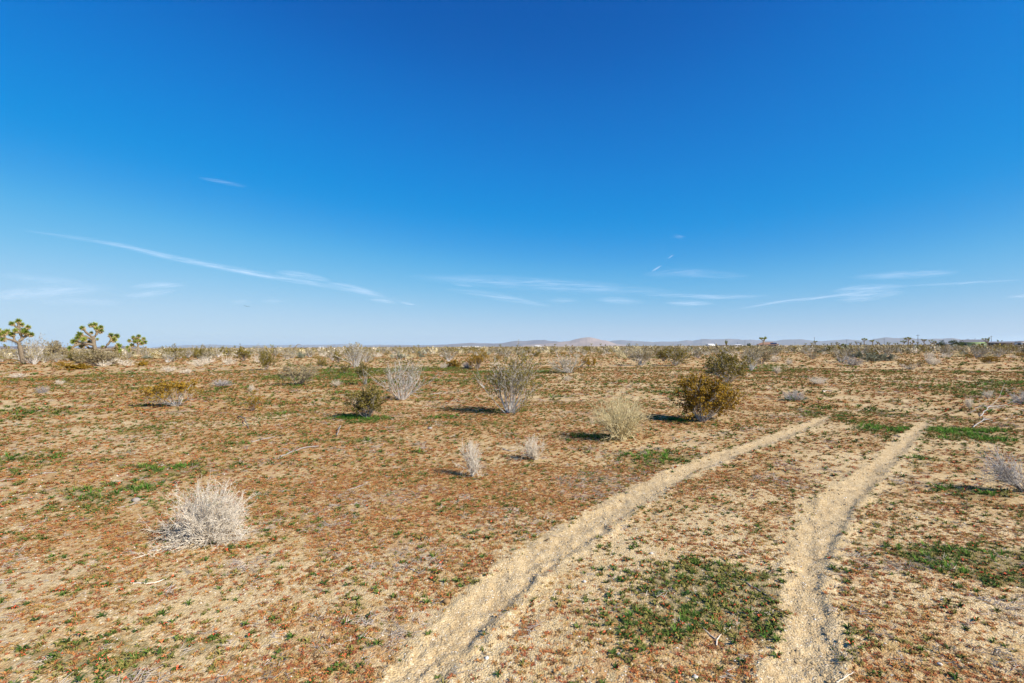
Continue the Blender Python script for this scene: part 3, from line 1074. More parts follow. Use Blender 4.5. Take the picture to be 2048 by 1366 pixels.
place('creosote_bush', creosote(119, 24, .78, 5, 4, 4, 'creogrey', 'stem', .040, .013, .35), 1284, 731, 38, 48, 'grey creosote bush with a tight pale foot')
place('creosote_bush', creosote(120, 24, .8, 5, 4, 6, 'creo', 'stem', .040, .013, .35), 1350, 731, 36, 48, 'grey green creosote bush with an olive one at its side')
place('creosote_bush', creosote(121, 20, .7, 5, 4, 8, 'creo', 'stemdark', .042, .012, .25), 1327, 722, 24, 28, 'small olive creosote bush touching a grey green one')
place('creosote_bush', creosote(122, 20, .6, 5, 4, 3, 'creogrey', 'stem', .042, .016, .35), 1502, 742, 46, 34, 'tall grey creosote bush on the green grass strip')
place('creosote_bush', creosote(123, 22, .8, 5, 4, 5, 'creogrey', 'stemdark', .042, .013, .3), 1523, 728, 30, 40, 'brownish creosote bush behind the green grass strip')
place('creosote_bush', creosote(124, 20, .6, 5, 4, 8, 'creo', 'stemdark', .042, .013, .25), 532, 740, 38, 30, 'narrow upright olive creosote bush')
place('creosote_bush', creosote(125, 18, .6, 5, 4, 8, 'creo', 'stemdark', .042, .013, .25), 641, 736, 22, 20, 'small dark olive creosote bush before the pale mounds')
place('creosote_bush', creosote(126, 26, .8, 5, 4, 1, 'creogrey', 'stem', .040, .014, .3), 712, 735, 48, 50, 'tall silvery bush topped by dark wisps against the sky')
place('creosote_bush', creosote(127, 16, .55, 5, 4, 9, 'creo', 'stem', .045, .014, .5), 731, 770, 46, 28, 'thin leaning creosote bush with a tuft of olive leaves on top', tilt=(0, -.25), rz=0)
place('creosote_bush', creosote(128, 16, 1.0, 5, 4, 7, 'creo', 'stemdark', .05, .014, .25), 690, 747, 17, 24, 'tiny olive shrub beside the thin leaning bush')
place('creosote_bush', creosote(129, 24, .75, 5, 4, 5, 'amber', 'stemdark', .042, .013, .3), 955, 738, 38, 34, 'brown gold creosote bush behind the tallest white stemmed one')
place('creosote_bush', creosote(130, 18, 1.25, 5, 4, 9, 'amber', 'stemdark', .06, .014, .2), 908, 735, 14, 32, 'low spreading gold shrub beside a pale green mound')
place('creosote_bush', creosote(131, 10, .7, 4, 4, 5, 'amber', 'stemdark', .05, .014, .2), 505, 822, 32, 26, 'tiny sparse amber sprig alone on the red ground')
place('creosote_bush', creosote(132, 20, 1.15, 5, 4, 6, 'amber', 'stem', .045, .014, .3, top=.7), 1822, 739, 24, 52, 'low wide orange brown creosote bush with bare grey legs')
place('creosote_bush', creosote(133, 22, .7, 5, 4, 1, 'creogrey', 'stem', .045, .016, .3), 1953, 717, 24, 28, 'silvery white stemmed bush in front of the scrub belt')
place('creosote_bush', creosote(134, 18, 1.1, 5, 4, 8, 'amber', 'stemdark', .05, .014, .25), 1980, 727, 14, 30, 'small low amber shrub beside the silvery white stemmed bush')
place('creosote_bush', creosote(135, 16, 1.0, 5, 4, 8, 'amber', 'stemdark', .055, .014, .25), 1178, 733, 17, 24, 'small rounded amber shrub by the pale twiggy bush')
place('creosote_bush', creosote(136, 28, .85, 5, 4, 1, 'creogrey', 'stem', .035, .012, .3, wob=.12), 66, 727, 54, 62, 'grey white bush with long bare branches against the first joshua trunk')
place('creosote_bush', creosote(137, 26, .8, 5, 4, 5, 'creogrey', 'stemdark', .04, .012, .3), 112, 721, 38, 48, 'brown grey bush standing between two joshua trees')
place('creosote_bush', creosote(138, 28, .9, 5, 4, 6, 'creogrey', 'stemdark', .04, .012, .2), 200, 732, 32, 70, 'wide brown olive bush at the foot of the branching joshua tree')
place('creosote_bush', creosote(139, 18, 1.35, 5, 5, 12, 'amber', 'stemdark', .08, .014, .1), 151, 739, 10, 40, 'very low amber cushion shrub below the branching joshua tree')
place('creosote_bush', creosote(140, 16, 1.2, 5, 4, 10, 'amber', 'stemdark', .08, .014, .1), 287, 732, 9, 20, 'very low amber shrub below the third joshua tree')

PALE = [deadbush(200 + i, 34, 1.3, 5, 4, mt, .016, .85, wob=.12) for i, mt in enumerate(['deadwhite', 'deadwhite', 'straw', 'deadgrey'])]
UPR = [deadbush(210 + i, 34, .65, 5, 3, mt, .014, .95, wob=.08) for i, mt in enumerate(['deadwhite', 'straw'])]
for px, py, h, w, parts, label in [
        (1637, 769, 15, 33, PALE[0], 'low pale dome shaped shrub alone beyond the ends of the ruts'),
        (1703, 731, 19, 32, PALE[3], 'grey white dome shrub with green at its foot'),
        (1578, 729, 12, 13, PALE[1], 'small white ball of a shrub on the red soil'),
        (1868, 730, 16, 19, PALE[0], 'round white shrub touching the wide orange brown bush'),
        (1858, 729, 22, 16, UPR[0], 'upright grey shrub pressed against a round white one'),
        (1788, 718, 9, 19, PALE[1], 'low pale hump beside a green grey one'),
        (1555, 748, 16, 15, UPR[0], 'small upright white shrub on the green grass'),
        (1549, 724, 15, 24, PALE[1], 'pale round shrub behind the small white ball'),
        (37, 756, 10, 26, PALE[0], 'low grey white shrub on open ground before the first joshua tree'),
        (120, 769, 10, 17, PALE[1], 'tiny pale tuft of twigs behind a grey tuft'),
        (85, 786, 14, 20, PALE[3], 'tiny grey tuft of twigs with green beside it'),
        (338, 744, 12, 22, PALE[0], 'pale mound shrub with a second one close by'),
        (371, 747, 10, 27, PALE[1], 'flatter pale mound next to its taller neighbour'),
        (673, 774, 15, 19, UPR[0], 'small fan of white twigs past the grey olive bush'),
        (503, 783, 14, 11, UPR[0], 'tiny upright white tuft beside a green patch'),
        (1136, 762, 11, 15, PALE[0], 'tiny pale ball shrub before the pale twiggy bush'),
        (442, 772, 13, 38, PALE[3], 'low grey shrub spreading over bright grass'),
        (1590, 802, 22, 36, PALE[3], 'purplish grey dead shrub with grass growing through'),
        (2046, 808, 26, 34, PALE[3], 'dark grey dead shrub with a long shadow beyond the rut'),
        (1975, 797, 17, 20, UPR[0], 'thin grey dead shrub standing in green near fallen branches'),
        (1938, 817, 22, 14, UPR[0], 'small grey dead stems at the edge of the fallen branches'),
        (1275, 716, 19, 26, UPR[1], 'upright straw shrub behind the tight footed grey bush'),
        (1238, 716, 18, 15, UPR[1], 'narrow straw shrub beside a wider one'),
        (887, 737, 13, 16, PALE[1], 'pale green white mound before the gold shrub'),
        (935, 737, 14, 22, PALE[3], 'grey green mound at the foot of the brown gold bush'),
        (1390, 711, 8, 14, PALE[0], 'pale hump in the middle of the far green strip'),
        (1412, 711, 9, 15, PALE[1], 'second pale hump in the far green strip')]:
    place('dry_shrub', parts, px, py, h, w, label)
place('sage_shrub', creosote(141, 24, 1.2, 5, 4, 10, 'sage', 'stemdark', .06, .012, .1), 1745, 723, 16, 36, 'green grey sage mound on the far grass')
place('sage_shrub', creosote(142, 24, 1.2, 5, 4, 10, 'sage', 'stemdark', .06, .012, .1), 1772, 722, 13, 26, 'smaller green grey sage mound touching a larger one')
place('sage_shrub', creosote(143, 20, 1.1, 5, 4, 9, 'sage', 'stemdark', .06, .012, .1), 1716, 716, 15, 24, 'dark sage shrub behind the grey white dome')
place('dead_shrub', deadbush(105, 20, .5, 6, 5, 'deadgrey', .010, 1.0, (-.75, .1), .09, up=-.01), 2052, 985, 82, 150, 'grey dead shrub leaning its long bare stems over the sand', rz=0, pw=.46)

# ------------------------------------------------------------------ scrub belt: the nearer shrubs one by one, the far ones as one mass
VAR = {'olive': [creosote(300 + i, 16, .8, 4, 3, 7, 'creo', 'stemdark', .06, .016, .25) for i in range(3)],
       'grey': [creosote(310 + i, 16, .85, 4, 3, 3, 'creogrey', 'stem', .06, .018, .25) for i in range(3)],
       'amber': [creosote(320 + i, 14, 1.1, 4, 3, 8, 'amber', 'stemdark', .07, .016, .2) for i in range(2)],
       'pale': [deadbush(330 + i, 24, 1.3, 4, 3, 'deadwhite', .022, .85) for i in range(2)] + [deadbush(333, 24, 1.2, 4, 3, 'straw', .022, .85)],
       'sage': [creosote(340 + i, 16, 1.2, 4, 3, 9, 'sage', 'stemdark', .08, .016, .1) for i in range(2)]}
SCR = {'olive': ('creosote_bush', 'olive creosote bush', 'olive bushes of the scrub belt', .9, 1.7, 1.0),
       'grey': ('creosote_bush', 'grey brown twiggy bush', 'grey bushes of the scrub belt', .9, 1.8, 1.0),
       'amber': ('amber_shrub', 'amber leaved shrub', 'amber shrubs of the scrub belt', .4, .8, 1.7),
       'pale': ('dry_shrub', 'pale dry mound', 'pale mounds of the scrub belt', .45, .95, 1.5),
       'sage': ('sage_shrub', 'green grey sage mound', 'sage mounds of the scrub belt', .4, .8, 1.7)}
MARKS = [(118, 'by the leaning joshua trunk'), (238, 'behind the branching joshua tree'), (340, 'around the third joshua tree'), (470, 'before the empty blue plain'), (560, 'around the wide crowned joshua tree'), (640, 'around the bent dead snag'),
         (745, 'around the tall silvery bush'), (850, 'behind the white stemmed bush'), (930, 'before the forked joshua tree'), (1030, 'behind the tallest creosote'), (1110, 'beneath the blue ridge'), (1170, 'before the pinkish peak'),
         (1240, 'past the pinkish peak'), (1310, 'around the tight footed grey bush'), (1385, 'around the grey green bush'), (1465, 'before the bushy joshua tree'), (1560, 'before the brown roofed house'), (1650, 'beyond the brown roofed house'),
         (1720, 'around the toppled joshua tree'), (1800, 'below the thin stemmed joshua tree'), (1890, 'beneath the smooth blue range'), (1985, 'before the green house'), (9999, 'before the dark long building')]


def mark(px):
    return next(t for lim, t in MARKS if px < lim)


kinds = list(VAR)
n_put = 0
taken = []
tries = 0
while n_put < 280 and tries < 9000:
    tries += 1
    d = 48 * (150 / 48) ** rng.uniform(0, 1)
    px = rng.uniform(-30, 2078)
    u = px / 2048
    dens = .25 + .75 * sstep(.55, .25, u) if d < 75 else 1.0
    if rng.uniform() > dens * float(sstep(44, 80, d)):
        continue
    p = at_d(px, d)
    if any((p[0] - q[0]) ** 2 + (p[1] - q[1]) ** 2 < (1.0 + .012 * d) ** 2 for q in taken):
        continue
    taken.append(p)
    k = rng.choice(kinds, p=[.15, .33, .07, .36, .09])
    nm, lab, grp, h0, h1, wr = SCR[k]
    h = rng.uniform(h0, h1) * (1.12 if px < 800 else .82)
    w = h * rng.uniform(.8, 1.25) * wr * .95
    put(nm, VAR[k][rng.integers(len(VAR[k]))], p, (w, w, h), rng.uniform(0, 6.28), '%s %s in the scrub belt %s' % ('low' if h < h0 + (h1 - h0) * .3 else 'high' if h > h0 + (h1 - h0) * .7 else 'middling', lab, mark(px)), 'shrub', grp)
    n_put += 1


def far_bush(g, mt, sm, nl, size, flatv):
    a = g.uniform(0, 6.283, nl)
    rr = np.sqrt(g.uniform(0, 1, nl)) * .55
    z = g.uniform(.05, 1, nl) ** .8 * np.sqrt(np.maximum(.05, 1 - (rr / .6) ** 2 * flatv))
    C = np.stack([rr * np.cos(a), rr * np.sin(a), z], 1)
    V, F = leaves(g, C, size, .2, .7)
    n = 7
    b = g.uniform(0, 6.283, n)
    D = np.stack([.6 * np.cos(b), .6 * np.sin(b), np.ones(n)], 1)
    P = grow(g, np.zeros((n, 3)), D, np.full(n, .9), 4, .1, 0)
    Vs, Fs = tubes(P, taper(n, 4, .022, .010), 3)
    return proto('scrub', [(V, F, mt), (Vs, Fs, sm)])


g = np.random.default_rng(77)
FAR = [far_bush(g, M['creogrey'], M['stem'], 70, .22, .7) for _ in range(3)] + [far_bush(g, M['creo'], M['stemdark'], 70, .2, .6) for _ in range(2)] + \
      [far_bush(g, M['deadwhite'], M['deadwhite'], 60, .24, 1) for _ in range(1)] + [far_bush(g, M['straw'], M['deadwhite'], 60, .24, 1)] + [far_bush(g, M['sage'], M['stemdark'], 60, .24, 1)]
Ps, Ss = [], []
for n, d0, d1 in ((3200, 105, 260), (5500, 260, 800), (4500, 800, 2600)):
    x, y, r = wedge(n, d0, d1, 52)
    Ps.append(np.stack([x, y, ground_z(x, y, False)], 1))
    Ss.append((.6 + 1.15 * rng.uniform(0, 1, n) ** 2) * (1 + .2 * (d0 > 700)))
P, S = np.concatenate(Ps), np.concatenate(Ss)
scatter('far_scrub', 'grey green desert scrub merging into one belt at the horizon', FAR, P, rng.uniform(0, 6.28, len(P)), S,
        rng.choice(len(FAR), len(P), p=[.18, .18, .17, .13, .12, .08, .07, .07]))

# ------------------------------------------------------------------ joshua trees
def spiky(g, n=80, green=True):
    """a head of stiff leaves along +Z, radius about one, with a skirt of dry leaves below"""
    def blades_(n, lo, hi, L, w):
        th = np.arccos(g.uniform(lo, hi, n))
        a = g.uniform(0, 6.283, n)
        D = np.stack([np.sin(th) * np.cos(a), np.sin(th) * np.sin(a), np.cos(th)], 1)
        S = unit(np.cross(D, g.normal(0, 1, (n, 3))))
        ln = L * g.uniform(.75, 1.1, n)[:, None]
        C = np.zeros((n, 3))
        V = np.stack([C + S * w * .6, C + D * ln * .4 + S * w, C + D * ln, C + D * ln * .4 - S * w], 1).reshape(-1, 3)
        return V, np.arange(4 * n).reshape(n, 4)
    V1, F1 = blades_(n, -.25, 1, 1.0, .085)
    V2, F2 = blades_(n * 2 // 3, -1.0, -.1, .85, .09)
    V2[:, 2] -= .15
    return proto('leaf_head', [(V1, F1, M['yucca']), (V2, F2, M['thatch'])])


g = np.random.default_rng(9)
HEADS = [spiky(g, 120) for _ in range(4)]


def limb_pts(pts, n=9):
    pts = np.array(pts, float)
    s = np.concatenate([[0], np.cumsum(np.linalg.norm(np.diff(pts, axis=0), axis=1))])
    u = np.linspace(0, s[-1], n)
    q = np.stack([np.interp(u, s, pts[:, i]) for i in range(pts.shape[1])], 1)
    for _ in range(2):
        q[1:-1] = (q[:-2] + 2 * q[1:-1] + q[2:]) / 4
    return q


def joshua(px, py, limbs, heads, label, dist=None, seed=1, group=None, zoom=1.0, ox=0.0, oy=0.0, hr=.37, name='joshua_tree'):
    """limbs: polylines in (zoomed) photo pixels with a depth in metres and radii; heads: pixel x, y, depth, size"""
    g = np.random.default_rng(seed)
    p = at(px, py) if dist is None else at_d(px, dist)
    m = mpp(p)
    rz = -math.atan2(p[0], p[1])

    def loc(q):
        x, y = ox + q[0] / zoom, oy + q[1] / zoom
        return ((x - px) * m, q[2], (py - y) * m)
    Vs = []
    for pts, r0, r1 in limbs:
        q = limb_pts([loc(t) for t in pts])
        q += np.concatenate([g.normal(0, .015, (len(q), 2)), np.zeros((len(q), 1))], 1)
        rr = np.linspace(r0, r1, len(q)) * (1 + .12 * g.normal(0, 1, len(q)))
        Vs.append(tubes(q[None], rr[None], 8))
    e = put(name, [('trunk', mk_mesh('trunk', *merge(Vs), M['bark']))], p, (1, 1, 1), rz, label, 'tree', group)
    for i, h in enumerate(heads):
        o = link('leaf_head', HEADS[i % 4], e, loc(h))
        s = hr * (h[3] if len(h) > 3 else 1) * g.uniform(.9, 1.1)
        o.scale = (s, s, s)
        base = np.array([0, 0, loc(h)[2] * .55])
        d = Vector(np.array(loc(h)) - base)
        o.rotation_euler = d.to_track_quat('Z', 'Y').to_euler()
    return e


Z = 6.827
joshua(46.5, 728.4,
       [([(318, 745, 0), (300, 600, 0), (278, 460, 0), (272, 430, 0)], .23, .17),
        ([(275, 450, 0), (235, 420, -.1), (190, 405, -.2), (150, 392, -.25), (120, 405, -.3)], .14, .08),
        ([(160, 396, -.2), (130, 370, -.3), (100, 345, -.35)], .09, .07),
        ([(222, 415, -.1), (225, 360, -.05), (205, 320, .1), (165, 300, .1)], .10, .08),
        ([(140, 372, -.3), (120, 320, -.1), (75, 288, 0)], .08, .07),
        ([(272, 440, 0), (300, 395, .1), (345, 355, .2), (395, 335, .3)], .15, .08),
        ([(300, 395, .1), (298, 320, .1), (275, 260, 0), (262, 215, 0), (268, 165, 0)], .12, .09),
        ([(275, 265, 0), (240, 225, -.1), (208, 195, -.2)], .10, .08),
        ([(335, 360, .2), (335, 310, 0), (365, 240, 0)], .11, .08),
        ([(298, 350, .1), (270, 310, -.2), (250, 285, -.3)], .09, .07)],
       [(120, 405, -.3), (95, 345, -.35), (75, 288, 0), (160, 297, .1), (205, 335, -.1), (240, 285, -.3), (205, 190, -.2), (268, 155, 0, 1.15), (300, 200, .2), (365, 232, 0), (335, 300, -.2, 1.1), (325, 275, .3), (395, 335, .3), (130, 320, -.3), (345, 320, .3)],
       'tall joshua tree with a thick leaning trunk beside a grey bush', seed=4, zoom=Z, oy=620)
joshua(196, 727,
       [([(1335, 735, 0), (1325, 600, 0), (1300, 500, 0), (1282, 430, 0), (1290, 370, 0)], .24, .16),
        ([(1290, 380, 0), (1235, 335, -.1), (1195, 280, -.1), (1178, 252, -.1)], .12, .09),
        ([(1290, 375, 0), (1330, 315, .1), (1318, 265, .1), (1275, 212, .1)], .13, .09),
        ([(1325, 310, .1), (1360, 285, .2), (1368, 240, .2)], .12, .09),
        ([(1300, 480, 0), (1230, 462, -.2), (1170, 452, -.3), (1120, 470, -.4), (1055, 520, -.5)], .14, .09),
        ([(1165, 455, -.3), (1130, 440, -.3), (1095, 430, -.3)], .10, .08),
        ([(1285, 410, 0), (1225, 368, -.3), (1150, 348, -.4)], .12, .09),
        ([(1240, 380, -.3), (1190, 400, -.5)], .10, .08),
        ([(1290, 520, 0), (1230, 530, .4), (1230, 470, .6), (1170, 495, .7)], .12, .08),
        ([(1325, 590, 0), (1390, 540, 0), (1450, 535, 0), (1505, 545, 0), (1560, 548, 0)], .15, .09),
        ([(1385, 545, 0), (1440, 475, .1), (1480, 420, .1), (1478, 350, .1)], .13, .08),
        ([(1478, 420, .1), (1520, 390, .2), (1540, 360, .2)], .10, .08),
        ([(1480, 535, 0), (1525, 510, -.1), (1558, 490, -.1)], .10, .08)],
       [(1175, 250, -.1), (1260, 208, .1), (1302, 200, .1), (1365, 283, .2, 1.1), (1368, 235, .2), (1265, 312, .3, .7), (1325, 255, .0), (1052, 520, -.5), (1090, 432, -.3, 1.1), (1148, 342, -.4, 1.1), (1190, 405, -.5),
        (1128, 390, -.5), (1165, 495, .7), (1240, 435, .4, .8), (1560, 548, 0), (1475, 345, .1), (1538, 355, .2), (1510, 405, .0, 1.1), (1558, 488, -.1), (1390, 510, .2, .8), (1330, 400, .3, .6), (1520, 545, .1, .8)],
       'widely branching joshua tree with a limb bent to the ground', seed=5, zoom=Z, oy=620)
joshua(273.5, 712,
       [([(1868, 628, 0), (1885, 560, 0), (1885, 500, 0), (1870, 440, 0)], .26, .17),
        ([(1872, 440, 0), (1880, 400, 0), (1886, 365, 0)], .14, .10), ([(1880, 480, 0), (1920, 460, .3), (1955, 440, .3)], .14, .10),
        ([(1905, 465, .2), (1935, 420, .2), (1942, 398, .2)], .12, .10), ([(1872, 450, 0), (1835, 410, -.2), (1828, 378, -.2)], .14, .10),
        ([(1850, 425, -.1), (1810, 430, -.2), (1785, 422, -.2)], .12, .10), ([(1885, 520, 0), (1840, 490, .4), (1815, 482, .4)], .13, .10),
        ([(1880, 560, 0), (1830, 540, 0), (1775, 512, 0)], .13, .10), ([(1830, 545, 0), (1790, 552, 0)], .11, .10)],
       [(1886, 360, 0), (1828, 375, -.2), (1942, 392, .2), (1958, 440, .3), (1920, 458, .0), (1785, 420, -.2), (1872, 402, .2), (1815, 480, .4), (1772, 510, 0), (1788, 552, 0), (1850, 432, -.3), (1900, 425, -.2), (1845, 400, .3)],
       'compact round headed joshua tree, third along the row', seed=6, zoom=Z, oy=620, hr=.58)


def joshua_proto(seed, nb, trunk=.5, hs=.085):
    g = np.random.default_rng(seed)
    T, H = [], []
    q = limb_pts([(0, 0, -.03), (g.normal(0, .02), 0, trunk * .5), (g.normal(0, .04), g.normal(0, .04), trunk)])
    T.append(tubes(q[None], np.linspace(.05, .035, len(q))[None], 6))
    for i in range(nb):
        a = 6.283 * i / nb + g.normal(0, .4)
        out, top = g.uniform(.12, .30), g.uniform(trunk + .12, .93)
        b = q[-1] if i % 2 == 0 else q[-3]
        mid = b + np.array([math.cos(a) * out * .6, math.sin(a) * out * .6, (top - b[2]) * .4])
        end = np.array([math.cos(a) * out, math.sin(a) * out, top])
        T.append(tubes(limb_pts([b, mid, end])[None], np.linspace(.032, .024, 9)[None], 5))
        H.append(end)
        if g.uniform() < .5:
            e2 = mid + np.array([g.normal(0, .12), g.normal(0, .12), g.uniform(.05, .2)])
            T.append(tubes(limb_pts([mid, (mid + e2) / 2, e2])[None], np.linspace(.027, .022, 9)[None], 5))
            H.append(e2)
    me = mk_mesh('trunk', *merge(T), M['bark'])
    pcs = []
    for h in H:
        n = 34
        for mt, lo, hi, L in (('yucca', -.3, 1, 1.0), ('thatch', -1, -.2, .8)):
            k = n if mt == 'yucca' else n // 3
            th = np.arccos(g.uniform(lo, hi, k))
            a = g.uniform(0, 6.283, k)
            D = np.stack([np.sin(th) * np.cos(a), np.sin(th) * np.sin(a), np.cos(th)], 1)
            S = unit(np.cross(D, g.normal(0, 1, (k, 3)))) * hs * .16
            C = np.tile(h, (k, 1))
            V = np.stack([C + S, C + D * hs * L * .4 + S, C + D * hs * L, C + D * hs * L * .4 - S], 1).reshape(-1, 3)
            pcs.append((V, np.arange(4 * k).reshape(k, 4), mt))
    out = []
    for mt in ('yucca', 'thatch'):
        V, F = merge([(a, b) for a, b, c in pcs if c == mt])
        out.append((V, F, M[mt]))
    return [('trunk', me), ('crown', proto('crown', out))]


JP = [joshua_proto(400 + i, n, tr, hs) for i, (n, tr, hs) in enumerate([(3, .55, .12), (4, .5, .11), (6, .42, .10), (8, .35, .09), (3, .7, .13), (5, .3, .10)])]
GRP_J = 'joshua trees along the horizon'
for px, top, tall, v, label in [
        (12, 690, 3.2, 5, 'low joshua tree behind the first tall one'), (165, 698, 2.6, 5, 'low bushy joshua tree behind the branching one'), (120, 694, 2.6, 5, 'small joshua tree beyond the brown grey bush'), (180, 697, 2.4, 5, None),
        (248, 699, 2.2, 5, None), (320, 696, 2.6, 2, None), (354, 696, 2.8, 2, None), (395, 697, 2.4, 0, None), (444, 692, 3.6, 2, 'joshua tree with a crooked full crown before the blue plain'), (456, 695, 3.0, 1, None),
        (470, 690.5, 4.2, 3, 'large full crowned joshua tree before the blue plain'), (497, 697, 2.6, 1, None), (508, 692, 3.6, 2, None), (530, 691, 3.8, 0, 'slim joshua tree with a single tuft beside a wide one'),
        (544, 688, 4.6, 3, 'wide crowned joshua tree beside a slim single tuft'), (580, 690, 4.0, 1, 'joshua tree standing next to the bent dead snag'),
        (800, 690.5, 3.6, 1, None), (808, 694, 2.8, 5, None), (837, 688.5, 4.4, 1, 'forked joshua tree between two thin poles'), (892, 693, 3.2, 5, None), (923, 694.5, 2.6, 5, None), (937, 691, 3.6, 0, 'joshua tree leaning close to its twin'), (943, 690.5, 3.6, 0, 'twin of the joshua tree leaning beside it'),
        (988, 691, 3.4, 1, None), (1000, 687.5, 4.6, 2, 'joshua tree rising behind the tallest white stemmed bush'), (1024, 692, 3.0, 1, None), (1040, 690, 3.8, 3, None), (1062, 692.5, 2.8, 5, None), (1079, 692, 3.0, 0, None), (1110, 687.5, 4.6, 4, None), (1131, 688, 4.0, 2, None),
        (1182.5, 686.5, 4.6, 4, 'joshua tree right below the pinkish peak'), (1201, 687, 4.4, 4, 'joshua tree just past the foot of the pinkish peak'), (1212, 691, 3.0, 0, None), (1219, 690, 3.2, 2, None), (1229, 689.5, 3.4, 1, None), (1257, 685.5, 4.6, 2, 'bright green headed joshua tree in the scrub'), (1271, 689.5, 3.6, 4, None),
        (1287, 691, 2.6, 0, None), (1311, 688, 4.2, 0, None), (1326, 690, 3.0, 5, None), (1361, 687, 3.6, 1, None), (1412, 689, 4.0, 4, None), (1453, 680, 6.0, 3, 'big bushy joshua tree beside the white building'), (1500, 688, 3.2, 1, None), (1526.5, 674.8, 6.5, 4, 'lone slim joshua tree standing before the brown roofed house'),
        (1611, 686.5, 3.4, 4, None), (1624.5, 683.5, 4.6, 0, None), (1631, 682, 5.0, 4, None), (1648, 686, 3.2, 0, None), (1663, 685, 4.0, 1, None), (1675.5, 683.5, 4.6, 2, None), (1701, 685, 4.2, 3, None), (1712.5, 683, 5.0, 1, None), (1721, 685, 4.0, 4, None),
        (1728.5, 678, 6.2, 4, 'tallest thin stemmed joshua tree near the blue range'), (1744, 678.5, 6.0, 0, None), (1755, 683, 4.6, 1, None), (1778, 684, 4.4, 2, None), (1790, 685, 3.6, 0, None), (1807, 680, 5.6, 0, None), (1816.5, 677, 6.4, 4, None), (1824.5, 681, 5.2, 2, None), (1835, 684, 4.4, 1, None),
        (1848.5, 680, 5.6, 4, None), (1863, 680.5, 5.4, 1, None), (1869, 682, 5.0, 2, None), (1974, 677.5, 6.0, 1, 'forked joshua tree by the dark long building'), (2000, 681, 4.8, 3, None)]:
    hor = 697.6 - 10 * px / 2048
    tall = min(tall, 5.2)
    up = max(1.0, hor - top)
    d = (tall - EYE) * FPX / up
    d = min(max(d, 75), 520)
    p = at_d(px, d)
    tall = max(1.7, EYE + up * d / FPX - p[2])
    s = tall
    put('joshua_tree', JP[v], p, (s * rng.uniform(.9, 1.15), s, s), rng.uniform(0, 6.28),
        label or '%s distant joshua tree %s' % (('slender single headed', 'forked', 'full headed', 'many headed', 'tall stalked', 'squat bushy')[v], mark(px)), 'tree', None if label else GRP_J)

joshua(588.5, 704, [([(588.5, 706, 0), (588, 697, 0), (588.5, 692, 0)], .28, .17), ([(588.5, 694.5, 0), (591.5, 690, 0), (596, 685.8, 0)], .14, .08), ([(596, 686, 0), (599, 686.5, 0), (602, 688, .2)], .06, .02), ([(588.3, 693, 0), (590.5, 690.5, .3)], .1, .05)],
       [], 'bent dead snag with one bare raised limb', dist=150, name='dead_tree', seed=8)
joshua(1690, 699, [([(1682, 699, 0), (1688, 694, 0), (1690, 687, 0), (1688, 685, 0)], .3, .18), ([(1688, 694, 0), (1697, 696, .2), (1706, 698, .3)], .26, .2), ([(1696, 696, .2), (1699, 693, .2)], .2, .15), ([(1686, 696, 0), (1678, 692, -.4), (1673, 689, -.5)], .18, .12)],
       [(1687, 684.5, 0), (1692, 686.5, 0), (1673, 688, -.5), (1668, 691, -.5), (1700, 692.5, .2, .7), (1663, 689, -.6)], 'toppled joshua tree with yellow dry trunk lying in the scrub', dist=130, seed=12, hr=.4)

# ------------------------------------------------------------------ far trees, poles, houses
def round_tree(seed):
    g = np.random.default_rng(seed)
    n = 5
    P0 = np.zeros((n, 3))
    a = g.uniform(0, 6.28, n)
    P = grow(g, P0, np.stack([.5 * np.cos(a), .5 * np.sin(a), np.ones(n)], 1), np.full(n, .75), 6, .1, .05)
    V, F = tubes(P, taper(n, 6, .035, .012), 5)
    C = []
    for _ in range(26):
        c = np.array([g.normal(0, .26), g.normal(0, .26), g.uniform(.3, .88)])
        C.append(c + g.normal(0, .075, (60, 3)))
    V2, F2 = leaves(g, np.concatenate(C), .075, .2, .6)
    return [('trunk', mk_mesh('trunk', V, F, M['pole'])), ('crown', mk_mesh('crown', V2, F2, M['tree'], False))]


for px, top, w, d, label, sd in [(1909, 680.6, 21, 330, 'dark round evergreen tree between the poles and the green house', 1), (1940, 680.5, 17, 380, 'grey green tree behind the green house roof', 2),
                                 (1879, 684, 11, 330, 'small dark tree beside the dark round evergreen', 3), (1498, 686, 6, 480, 'small dark tree by the brown roofed house', 4)]:
    p = at_d(px, d)
    up = 697.6 - 10 * px / 2048 - top
    h = EYE + up * d / FPX
    put('evergreen_tree', round_tree(500 + sd), p, (w * d / FPX * .95, w * d / FPX * .95, h), sd, label, 'tree')


def box(x0, x1, y0, y1, z0, z1):
    V = np.array([(x, y, z) for z in (z0, z1) for x, y in ((x0, y0), (x1, y0), (x1, y1), (x0, y1))], float)
    F = np.array([(0, 3, 2, 1), (4, 5, 6, 7), (0, 1, 5, 4), (1, 2, 6, 5), (2, 3, 7, 6), (3, 0, 4, 7)])
    return V, F


def pole_parts(h=9.5):
    P = np.array([[(0, 0, -.3), (0, 0, h * .5), (0, 0, h)]])
    arm = box(-1.15, 1.15, -.06, .06, h - .75, h - .58)
    ins = [tubes(np.array([[(x, 0, h - .6), (x, 0, h - .38)]]), np.array([[.05, .07]]), 6) for x in (-1.05, -.5, 1.05)]
    return [('shaft', mk_mesh('shaft', *tubes(P, np.array([[.17, .15, .12]]), 8), M['pole'])), ('crossarm', mk_mesh('crossarm', *arm, M['pole'], False))] + \
           [('insulator', mk_mesh('insulator', *i, M['metal'])) for i in ins]


